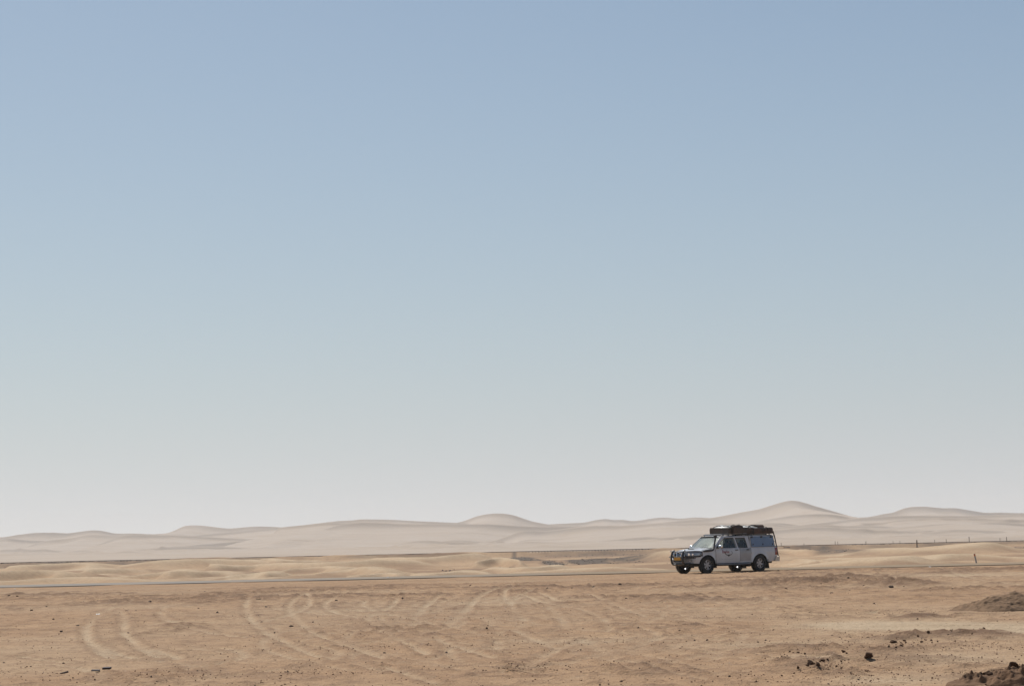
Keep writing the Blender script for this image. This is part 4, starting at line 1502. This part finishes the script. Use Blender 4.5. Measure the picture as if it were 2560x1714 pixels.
m = MB()
for k in range(-210, 211):
    x = k * .72 + random.uniform(-.05, .05)
    m.box((x, random.uniform(-.05, .05), -1.36 + .045 + random.uniform(-.03, .03)), (.26, 2.0, .16), Matrix.Rotation(random.uniform(-.04, .04), 3, 'Z'))
sl_o = m.build("sleepers", SLP, rt)
sl_o["kind"] = "stuff"

# fence posts: photo px of the foot, height in px, half width
posts = [(2010, 1380, 13, .035), (2040, 1378, 10, .03), (2094, 1377, 10, .03), (1953, 1365.5, 9, .045), (2010, 1363.5, 6, .04), (2088, 1361.5, 9, .04), (2094.5, 1361, 8, .035), (2165, 1360.5, 8, .05), (2233, 1359, 7, .035), (2250, 1358.5, 7, .035),
         (2337, 1357.5, 9, .04), (2366, 1356.5, 9.5, .04), (2423, 1355, 12, .05), (2500, 1353, 9, .04), (2517, 1352, 10.5, .05)][3:]


def post(px, py, hpx, hw, Yp):
    p = at(px, py, Yp)
    h = hpx * Yp / F
    m = MB()
    z0 = gz(p.x, p.y) - .15
    lean = random.uniform(-.03, .03) * h
    m.tube([(0, 0, z0), (lean * .4, 0, (z0 + p.z + h) / 2), (lean, 0, p.z + h)], [hw, hw * .95, hw * .9], 8)
    o = m.build("fence_post", WOOD, None, smooth=True)
    o.location = (p.x, p.y, 0)
    return o, p, h


post_labels = {
    1953: "thin fence post just behind the pickup's canopy, by the railway",
    2010: "short thin fence post, second one to the right of the pickup by the railway",
    2165: "short stout fence post standing alone left of the tall thick post",
    2423: "fence post with a knobbed top, tallest of the thin ones right of the thick post",
    2337: "first thin fence post to the right of the tall thick post",
    2366: "second thin fence post to the right of the tall thick post",
}
for px, py, hp_, hw in posts:
    o, p, h = post(px, py, hp_ * 1.03, hw * 1.5, 505.0)
    if px == 2423:
        bm = MB().box((p.x, p.y, p.z + h), (.26, .1, .14))
        k_ = bm.build("post_cap", WOOD, None)
        k_.parent = o
        k_.matrix_parent_inverse = Matrix.Translation(-o.location)
    lab = post_labels.get(px)
    if lab is None:
        lab = ("thin fence post in a close pair, between the pickup and the stout post" if px < 2120 else
               "thin fence post in a close pair, just left of the tall thick post" if px < 2270 else
               "thin fence post in a close pair near the right edge by the stony rise")
    tag(o, lab, "fence post", "fence posts along the railway" if px in post_labels else
        ("fence posts, pair beyond the pickup" if px < 2120 else "fence posts, pair before the thick post" if px < 2270 else "fence posts, pair at the stony rise"))
o, p, h = post(2292.5, 1365, 16, .12, 430.0)
o.name = "strainer_post"
tag(o, "tall thick dark fence post with a slanting stay at its foot", "fence post", "fence posts along the railway")
q = at(2300.5, 1368, 425.0)
m = MB().tube([(0, 0, p.z + .18), (q.x - p.x, q.y - p.y, gz(q.x, q.y) - .05 if gz(q.x, q.y) > q.z - .6 else q.z)], .06, 8)
m.build("stay", WOOD, o)

# road marker leaning over at the far verge
CONC = mat("grey_marker_paint", (0.42, 0.40, 0.38), rough=0.7, vary=0.3, vscale=14)
ORANGE = mat("orange_reflector", (0.55, 0.13, 0.03), rough=0.4)
bse = gp(2440.5, 1404.5, 0.0)
Ym = ROAD_Y + ROAD_SLOPE * 24 + ROAD_W + .5
b0 = at(2440.5, 1404.5, Ym)
b1 = at(2435.8, 1383.5, Ym)
mk = empty("road_marker", (b0.x, b0.y, b0.z))
tag(mk, "leaning grey marker post with orange top at the far edge of the road", "marker post")
d = b1 - b0
Lh = d.length
zz = d.normalized()
xx = Vector((0, 1, 0)).cross(zz).normalized()
yy_ = zz.cross(xx)
RM = Matrix((xx, yy_, zz)).transposed()
MB().box(zz * (Lh * .30), (.075, .05, Lh * .9), RM).build("post_shaft", CONC, mk, bevel=.006)
MB().box(zz * (Lh * .845), (.077, .052, Lh * .19 + .001), RM).build("reflector_band", ORANGE, mk, bevel=.004)
MB().box(zz * (Lh * .965), (.08, .055, Lh * .05), RM).build("post_tip", WOOD, mk, bevel=.004)

# ================================================================== STONES AND CLODS
CLOD = mat("dry_clod", (0.125, 0.072, 0.045), rough=0.95, vary=0.35, vscale=9, spec=.1, bump=.6, bscale=30)
STONE = mat("dark_stone", (0.10, 0.065, 0.047), rough=0.85, vary=0.4, vscale=9, spec=.2, bump=.6, bscale=25)
GREYCLOD = mat("grey_damp_clod", (0.12, 0.088, 0.062), rough=0.95, vary=0.35, vscale=6, spec=.1, bump=.7, bscale=18)
PALEST = mat("pale_litter", (0.75, 0.74, 0.72), rough=0.5)
protos = {}


def rock_mesh(seed, name, sub=3, sharp=.35, material=CLOD):
    bm = bmesh.new()
    bmesh.ops.create_icosphere(bm, subdivisions=sub, radius=1.0)
    rnd = random.Random(seed)
    cuts_ = [(Vector((rnd.gauss(0, 1), rnd.gauss(0, 1), rnd.gauss(0, 1))).normalized(), rnd.uniform(.42, .9)) for _ in range(14)]
    for v in bm.verts:
        for nrm_, dd in cuts_:
            k = v.co.dot(nrm_)
            if k > dd: v.co -= nrm_ * (k - dd)
        n1 = float(fbm(np.float64(v.co.x * 1.3 + v.co.z * 2 + seed), np.float64(v.co.y * 1.3 - v.co.z + seed * 2), 1.0, seed, 3))
        v.co *= 1 + sharp * .5 * n1
    me = bpy.data.meshes.new(name)
    bm.to_mesh(me)
    bm.free()
    me.materials.append(material)
    me.shade_smooth()
    me.set_sharp_from_angle(angle=R(35))
    return me


for k in range(7):
    protos[k] = rock_mesh(100 + k, "stone", 3 if k < 3 else 2)
    protos[k + 10] = rock_mesh(200 + k, "stone", 2, .5, STONE)
    protos[k + 20] = rock_mesh(300 + k, "clod", 2, .6, GREYCLOD)
rs = random.Random(5)


def stone(px, py, wpx, hr=.62, proto=None, name="stone", sink=.25, ground_z=None, kind=0):
    p = gp(px, py)
    for _ in range(3):
        p = gp(px, py, gz(p.x, p.y))
    wd = wpx * p.y / F
    o = bpy.data.objects.new(name, protos[proto if proto is not None else kind * 10 + rs.randrange(7)])
    col.objects.link(o)
    zg = gz(p.x, p.y) if ground_z is None else ground_z
    o.scale = (wd / 1.75, wd / 1.75 * rs.uniform(.7, 1.05), wd / 1.75 * hr)
    o.location = (p.x, p.y + wd * .3, zg + wd / 1.75 * hr * (1 - 2 * sink) * .8)
    o.rotation_euler = (rs.uniform(-.3, .3), rs.uniform(-.3, .3), rs.uniform(0, 6.3))
    return o


def scat(x0, y0, s, pts):
    return [(x0 + a / s, y0 + b / s, w_ / s) for a, b, w_ in pts]


loose = (scat(0, 1440, S1, [(1035, 158, 20), (1760, 133, 22), (1570, 146, 16), (270, 295, 30), (398, 252, 20), (365, 252, 14), (1290, 222, 26), (1360, 245, 16), (1090, 299, 30), (1170, 294, 16), (458, 371, 22), (668, 426, 26),
                            (1812, 411, 12), (2152, 526, 14), (730, 739, 14), (628, 876, 22), (1300, 868, 30), (1600, 870, 24), (262, 774, 18), (497, 661, 14), (1700, 814, 26), (2310, 131, 20), (840, 218, 30), (900, 212, 26), (1710, 275, 22),
                            (1870, 318, 30), (2210, 200, 26), (75, 170, 30), (150, 178, 24), (20, 176, 34), (470, 905, 14), (150, 862, 10), (1350, 905, 22), (1430, 908, 22), (2000, 918, 14), (1105, 488, 26), (940, 540, 22), (30, 745, 20), (545, 755, 26)])
         + scat(640, 1440, S1, [(1775, 229, 15), (235, 246, 16), (900, 477, 36), (1105, 658, 34), (345, 821, 22), (435, 181, 18), (85, 264, 30), (120, 268, 22), (1845, 81, 20), (2300, 401, 14), (2098, 509, 12), (1235, 628, 10), (1550, 691, 16), (1985, 463, 30),
                                (1540, 487, 30), (945, 738, 14), (1880, 802, 26), (45, 385, 22), (490, 395, 24), (300, 433, 40), (160, 488, 24), (30, 200, 34), (690, 217, 26), (1090, 930, 12), (250, 932, 18), (1640, 664, 30), (1450, 770, 20), (530, 350, 14), (1045, 827, 14), (2040, 602, 18)])
         + scat(1280, 1440, S1, [(985, 196, 30), (2100, 199, 12), (612, 451, 16), (1445, 466, 24), (1475, 473, 14), (1573, 553, 20), (1213, 566, 22), (1305, 566, 18), (1500, 567, 18), (1680, 561, 26), (2182, 552, 22), (2120, 563, 22), (1290, 466, 20), (908, 546, 16),
                                (685, 709, 30), (980, 667, 12), (1325, 692, 14), (1370, 741, 16), (1787, 780, 12), (1357, 884, 16), (760, 916, 30), (1465, 611, 14), (1635, 509, 14), (1550, 496, 16), (1970, 484, 16), (2250, 468, 20), (93, 402, 12), (1930, 593, 10), (880, 495, 12), (1255, 412, 10),
                                (1170, 542, 18), (1360, 492, 14), (1285, 578, 12), (2220, 557, 14), (1835, 522, 14), (2085, 630, 12), (660, 582, 10), (1300, 938, 20), (1630, 938, 26), (2255, 703, 16), (700, 92, 26), (515, 95, 20), (410, 105, 34), (930, 76, 40), (300, 106, 30)])
         + scat(1960, 1300, 3.787, [(250, 868, 30), (325, 880, 20), (405, 888, 28), (850, 790, 24), (455, 687, 40), (695, 713, 10), (710, 594, 12), (755, 632, 24), (1245, 772, 12), (1655, 945, 12), (1695, 577, 10), (20, 660, 30), (350, 580, 34), (610, 548, 30), (560, 545, 36), (1015, 640, 60), (1140, 605, 30), (1390, 655, 44), (1600, 660, 28), (1265, 912, 28), (2145, 942, 26), (2140, 898, 24)])
         + scat(1900, 1580, 5.855, [(78, 118, 36), (140, 128, 18), (1495, 190, 28), (1130, 236, 14), (1840, 237, 26), (200, 375, 22), (1430, 307, 24), (1885, 276, 30), (2145, 466, 14), (85, 681, 18), (2320, 72, 30), (1085, 383, 30), (960, 80, 20), (1060, 45, 40), (1300, 33, 24), (265, 90, 14), (420, 80, 14)])
         + scat(2200, 1560, 6.506, [(1080, 359, 24), (1265, 664, 44), (1065, 629, 28), (865, 637, 34), (430, 649, 22), (440, 771, 14), (540, 271, 20), (380, 838, 10), (1545, 775, 10), (1430, 100, 24)]))
for (px, py, w_) in loose:
    o = stone(px, py, max(w_, 3.2), rs.uniform(.45, .75), kind=1, sink=.3)
    tag(o, "small dark stone lying loose on the open sand", "stone", "loose stones scattered on the sand")
berm = (scat(1900, 1580, 5.855, [(490, 310, 45), (565, 316, 44), (435, 232, 34), (360, 248, 22), (530, 236, 20), (570, 243, 22), (740, 484, 82), (830, 448, 36), (720, 456, 46), (790, 470, 40), (920, 428, 70), (880, 440, 40), (990, 418, 26), (1225, 302, 62), (1270, 345, 34), (1190, 430, 34), (1240, 420, 24), (1120, 480, 26), (940, 498, 36),
                                 (850, 510, 60), (700, 515, 36), (650, 530, 28), (500, 562, 30), (460, 585, 20), (320, 365, 34), (400, 380, 50), (350, 300, 26), (660, 312, 30), (780, 318, 34), (1080, 340, 24), (1300, 400, 26), (1620, 330, 36), (2115, 108, 50), (2060, 98, 32), (1980, 100, 40), (1950, 155, 60), (1990, 262, 26), (320, 635, 26), (180, 655, 18)])
        + scat(2200, 1560, 6.506, [(1280, 112, 56), (675, 218, 56), (620, 203, 34), (935, 203, 36), (1500, 160, 30), (1220, 185, 28), (1390, 180, 26), (845, 246, 28), (790, 205, 60), (1160, 135, 70), (1110, 150, 36), (1690, 95, 50), (840, 265, 34), (730, 250, 22), (420, 290, 30), (100, 395, 34), (150, 440, 34), (265, 420, 34)]))
for (px, py, w_) in berm:
    o = stone(px, py, w_ * 1.25, rs.uniform(.6, .95), kind=0, sink=.10)
    tag(o, "brown clod on the low spoil ridges beside the smooth pale sand", "clod", "clods along the low spoil ridges")
protos[50] = rock_mesh(417, 'rock', 4, .7)
o = stone(2171, 1650, 28, .62, proto=50, sink=.16); o.scale.x *= 1.2; o.rotation_euler = (R(-10), R(-14), R(20))
tag(o, "largest dark rock, jutting to one side over its black shadow, on the spoil ridge", "rock")
o.name = "rock"
o = stone(1995.3, 1672, 9.5, 1.05, proto=1, sink=.08)
tag(o, "upright rounded stone at the low left end of the spoil ridge", "rock"); o.name = "rock"
o = stone(2254, 1620, 10.5, 1.15, proto=2, sink=.12)
tag(o, "small pointed dark rock standing on the slope above the largest rock", "rock"); o.name = "rock"
o = stone(2098, 1643, 16, .5, proto=1, sink=.15)
tag(o, "long flat-topped clod midway along the spoil ridge before the largest rock", "clod"); o.name = "clod_block"
o = stone(152, 1579.5, 8.5, .75, proto=12, sink=.1)
tag(o, "isolated dark stone on bare sand far from the road, above the two flat bricks", "stone")
o = stone(366 + 640, 1495, 6, .8, proto=11, sink=.1)
tag(o, "dark stone at the tip of a shaded scrape among the wheel tracks", "stone")

# two dark bricks and an off-cut on the sand
BRICK = mat("dark_brick", (0.055, 0.032, 0.027), rough=0.8, vary=0.4, vscale=14)
def brick(px0, px1, py, hpx, label, rot):
    a, b = gp(px0, py), gp(px1, py)
    L_ = (b - a).length
    h = hpx * a.y / F
    c = (a + b) / 2
    m = MB().box((0, 0, 0), (L_, .10, h))
    m.box((0, -.051, 0), (L_ * .6, .006, h * .35))
    o = m.build("brick", BRICK, None, bevel=.006)
    o.location = (c.x, c.y + .05, gz(c.x, c.y) + h * .5 + .025)
    o.rotation_euler = (R(4), R(rot), R(rot * 2))
    return tag(o, label, "brick", "bricks left on the sand")
brick(228.5, 246.5, 1678.8, 2.8, "flatter of two dark bricks lying side by side on the sand", 1.5)
brick(256.8, 274.5, 1678.8, 4.8, "thicker of two dark bricks lying side by side on the sand", -1)
p = gp(160, 1684)
m = MB().tube([(-.06, 0, .012), (.0, .02, .022), (.055, .03, .036)], [.008, .012, .014], 8)
o = m.build("broken_stick", BRICK, None)
o.location = (p.x, p.y, gz(p.x, p.y))
tag(o, "short dark stick lying aslant before the two bricks", "stick")

# litter
def litter(px, py, wpx, hpx, label, zg=None, dark=False):
    p = gp(px, py)
    for _ in range(3): p = gp(px, py, gz(p.x, p.y) if zg is None else zg)
    w_, h_ = wpx * p.y / F, hpx * p.y / F
    rows = []
    for j in range(6):
        rows.append([Vector(((i / 6 - .5) * w_, (j / 5 - .5) * w_ * .7, h_ * (.55 + .5 * float(fbm(np.float64(i * .9 + px), np.float64(j * 1.1 + py), 1.0, 4, 2))) * math.sin(math.pi * (j + .5) / 6))) for i in range(7)])
    o = MB().grid(rows).build("litter_scrap", PALEST, None, smooth=True, solid=.004)
    o.location = (p.x, p.y, (gz(p.x, p.y) if zg is None else zg) + .01)
    return tag(o, label, "litter", "pale scraps of litter")
litter(245, 1535.5, 9, 3.2, "crumpled pale scrap of litter lying in a curved wheel track")
litter(755.5, 1652, 6, 2.2, "small pale scrap of litter on bare sand beyond the bricks")
litter(2325, 1417.5, 6, 2.4, "flat pale scrap of litter beside the road, short of the leaning marker post")
litter(37, 1473, 4, 1.8, "tiny pale scrap of litter on the smooth verge near the road")
litter(969.5, 1443.5, 4, 3, "whitish lump of litter lying on the road itself", ROAD_Z + .06)

# ================================================================== DIRT MOUNDS
def mound(name, cx, cy, rx, ry, h, material, seed, n=150, lumps=.16, lscale=.2):
    def hf(x, y):
        x, y = np.asarray(x, np.float64), np.asarray(y, np.float64)
        r2 = np.hypot((x - cx) / rx, (y - cy) / ry) * (1 + .22 * fbm(x, y, .6, seed + 2, 2))
        k = np.clip(1 - r2, 0, 1)
        f = fbm(x, y, .55, seed, 3)
        g = fbm(x, y, .09, seed + 5, 3)
        c = np.clip(fbm(x, y, lscale, seed + 8, 2) - .10, 0, 1) + .6 * np.clip(fbm(x, y, lscale * .45, seed + 9, 2) - .05, 0, 1)
        return h * (k ** .8) * (1.12 + .22 * f) + (lumps * c + .03 * g) * np.clip(k * 5, 0, 1) - .16 * np.clip((r2 - .97) * 6, 0, 1) - .015
    u = np.linspace(-1.15, 1.15, n + 1)
    XX, YY = np.meshgrid(cx + u * rx, cy + u * ry)
    ZZ = hf(XX, YY)
    rows = [[Vector((XX[j, i], YY[j, i], ZZ[j, i])) for i in range(n + 1)] for j in range(n + 1)]
    zb = gz(cx, cy)
    m = MB().grid(rows)
    edge_ = rows[0] + [r[-1] for r in rows[1:]] + rows[-1][-2::-1] + [r[0] for r in rows[-2:0:-1]]
    m.add([Vector((p.x, p.y, -.25)) for p in edge_], [tuple(range(len(edge_)))])
    ne = len(edge_)
    m.add(edge_ + [Vector((p.x, p.y, -.25)) for p in edge_], [(i, (i + 1) % ne, (i + 1) % ne + ne, i + ne) for i in range(ne)])
    o = m.build(name, material, None, smooth=True, angle=50)
    o.location = (0, 0, zb)
    return o, lambda x, y: zb + float(hf(x, y))


MOUND = mat("damp_dark_soil", (0.25, 0.16, 0.098), rough=0.95, vary=0.35, vscale=5, spec=.1, bump=.8, bscale=22)
b = gp(2535, 1528)
o, mh = mound("dirt_mound", b.x + .22, b.y + .95, 1.45, 1.0, .32, MOUND, 7, lumps=.035, lscale=.14)
tag(o, "rounded mound of darker damp soil with clods, standing apart on the sand", "mound")
dm = o
o = stone(2484, 1516, 7, .8, kind=2, ground_z=gz(b.x, b.y) + .12)
tag(o, "dark clod sitting in the face of the rounded mound", "clod")
b = gp(2545, 1716)
HEAPM = mat("cloddy_soil", (0.21, 0.125, 0.075), rough=0.95, vary=0.35, vscale=7, spec=.1, bump=.8, bscale=22)
o, hh = mound("dirt_heap", b.x + .22, b.y + .25,   .90, .70, .15, HEAPM, 17, lumps=.14, lscale=.16)
tag(o, "broken heap of cloddy soil and dark lumps closest to the camera", "heap")
hx, hy = b.x + .22, b.y + .25


def on_heap(px, py, wpx, hr=.8):
    p = gp(px, py)
    for _ in range(6):
        p = gp(px, py, max(hh(p.x, p.y), gz(p.x, p.y)))
    if py < 1690: p = gp(px, py, .10 + (1690 - py) * .002)
    wd = wpx * p.y / F
    o = bpy.data.objects.new("clod", protos[rs.choice([0, 1, 2, 3, 4, 5, 6])])
    col.objects.link(o)
    o.scale = (wd / 1.7, wd / 1.7 * .9, wd / 1.7 * hr)
    o.location = (p.x, p.y + wd * .2, max(hh(p.x, p.y + wd * .2), gz(p.x, p.y)) + wd * .18)
    o.rotation_euler = (rs.uniform(-.5, .5), rs.uniform(-.5, .5), rs.uniform(0, 6.3))
    tag(o, "jagged dark clod on the broken heap closest to the camera", "clod", "clods on the broken heap")


for (px, py, w_) in scat(2200, 1560, 6.506, [(1850, 785, 90), (2012, 770, 75), (1770, 825, 120), (1890, 850, 120), (1965, 870, 150), (2120, 722, 90), (2180, 716, 80), (2270, 705, 90), (2320, 680, 80), (2190, 800, 170), (2290, 790, 110), (1800, 880, 110), (1600, 895, 60), (1440, 948, 34), (1650, 945, 70), (1560, 930, 60), (1700, 905, 80),
                                               (1720, 985, 90), (2230, 965, 80), (2090, 945, 90), (2300, 900, 90), (2000, 930, 80), (1900, 965, 120), (2180, 905, 60), (2330, 840, 70), (1520, 950, 40), (1390, 985, 40), (1660, 870, 46), (1480, 985, 50), (2060, 820, 80)]):
    on_heap(px, py, w_)

# ================================================================== GRIT (uncountable)
def grit(name, n, sizes, material, place, seed, label, flat=(.45, .85)):
    rg = np.random.default_rng(seed)
    ico = bmesh.new()
    bmesh.ops.create_icosphere(ico, subdivisions=1, radius=1.0)
    ico.verts.ensure_lookup_table()
    bv = np.array([v.co for v in ico.verts], np.float32)
    bf = np.array([[v.index for v in f.verts] for f in ico.faces], np.int32)
    ico.free()
    pos = place(rg, n)
    n = len(pos)
    V = np.repeat(bv[None], n, 0) * rg.uniform(.65, 1.2, (n, len(bv), 1))
    s = rg.uniform(0, 1, n) ** 2.2 * (sizes[1] - sizes[0]) + sizes[0]
    V = V * (s[:, None, None] * np.stack([np.ones(n), rg.uniform(.6, 1, n), rg.uniform(*flat, n)], 1)[:, None, :])
    a = rg.uniform(0, 6.28, n)
    ca, sa = np.cos(a)[:, None], np.sin(a)[:, None]
    V = np.stack([V[..., 0] * ca - V[..., 1] * sa, V[..., 0] * sa + V[..., 1] * ca, V[..., 2]], 2)
    V = V + pos[:, None, :] + np.array([0, 0, 1]) * (s * .25)[:, None, None]
    Fc = (bf[None] + (np.arange(n) * len(bv))[:, None, None]).reshape(-1, 3)
    me = bpy.data.meshes.new(name)
    me.from_pydata(V.reshape(-1, 3).tolist(), [], Fc.tolist())
    me.materials.append(material)
    o = bpy.data.objects.new(name, me)
    col.objects.link(o)
    return tag(o, label, "gravel", kind='stuff')


rough_s = np.clip(rough, 0, 3) * (1 - .8 * np.clip(track + .7 * pale, 0, 1))


def place_near(power, far_y, streak):
    def f(rg, n):
        out = []
        while len(out) < n:
            m_ = n * 6
            yy = np.exp(rg.uniform(math.log(24), math.log(far_y), m_))
            xx = rg.uniform(-1, 1, m_) * (yy * .25 + 1.5)
            i = np.clip(np.searchsorted(GX, xx) - 1, 0, len(GX) - 2)
            j = np.clip(np.searchsorted(GY, yy) - 1, 0, len(GY) - 2)
            dens = rough_s[j, i] ** power * (0.15 + 1.2 * np.clip(fbm(xx, yy, 1.4, 71, 3) + .1, 0, 1)) * np.clip(1.3 - yy / 110, .15, 1)
            if streak: dens = dens * (0.3 + 1.6 * np.clip(fbm(xx, yy, 3.0, 72, 2), 0, 1))
            ok = rg.uniform(0, 1.6, m_) < dens
            ok &= yy < ROAD_Y + ROAD_SLOPE * xx - .6
            for a, b2, c2 in zip(xx[ok], yy[ok], GZ[j[ok], i[ok]]):
                out.append((a, b2, c2))
                if len(out) >= n: break
        return np.array(out, np.float32)
    return f


GRITM = mat("brown_grit", (0.18, 0.108, 0.068), rough=.95, spec=.1)
grit("gravel", 16000, (.004, .016), GRITM, place_near(1.0, 100, True), 11, "fine brown grit strewn thickly over the rough sand")
grit("pebbles", 420, (.008, .022), STONE, place_near(1.3, 98, True), 12, "darker pebbles strewn over the rough sand")


def place_rail(rg, n):
    out = []
    while len(out) < n:
        m_ = n * 20
        yy = rg.uniform(180, 494, m_)
        xx = rg.uniform(-1, 1, m_) * (yy * .26)
        i = np.clip(np.searchsorted(GX, xx) - 1, 0, len(GX) - 2)
        j = np.clip(np.searchsorted(GY, yy) - 1, 0, len(GY) - 2)
        ok = rg.uniform(0, 1.1, m_) < dark[j, i] ** 1.3
        for a, b2, c2 in zip(xx[ok], yy[ok], GZ[j[ok], i[ok]]):
            out.append((a, b2, c2))
            if len(out) >= n: break
    return np.array(out, np.float32)


BALL = mat("grey_rubble", (0.10, 0.085, 0.072), rough=0.95, vary=0.3, vscale=.5)
grit("rubble", 2600, (.03, .13), BALL, place_rail, 13, "grey stony rubble spread below the railway bank")

# ================================================================== AIR
hz = bpy.data.materials.new("dusty_air")
hz.use_nodes = True
hn_ = hz.node_tree.nodes
hn_.remove(hn_["Principled BSDF"])
pv = hn_.new("ShaderNodeVolumePrincipled")
pv.inputs["Color"].default_value = (0.95, 0.95, 0.96, 1)
pv.inputs["Density"].default_value = 0.00012
pv.inputs["Anisotropy"].default_value = 0.0
hz.node_tree.links.new(pv.outputs[0], hn_["Material Output"].inputs["Volume"])
hb = MB().box((0, 2100, 31.0), (9000, 5200, 74.0))
ho = hb.build("haze", hz, None)
tag(ho, kind='stuff')
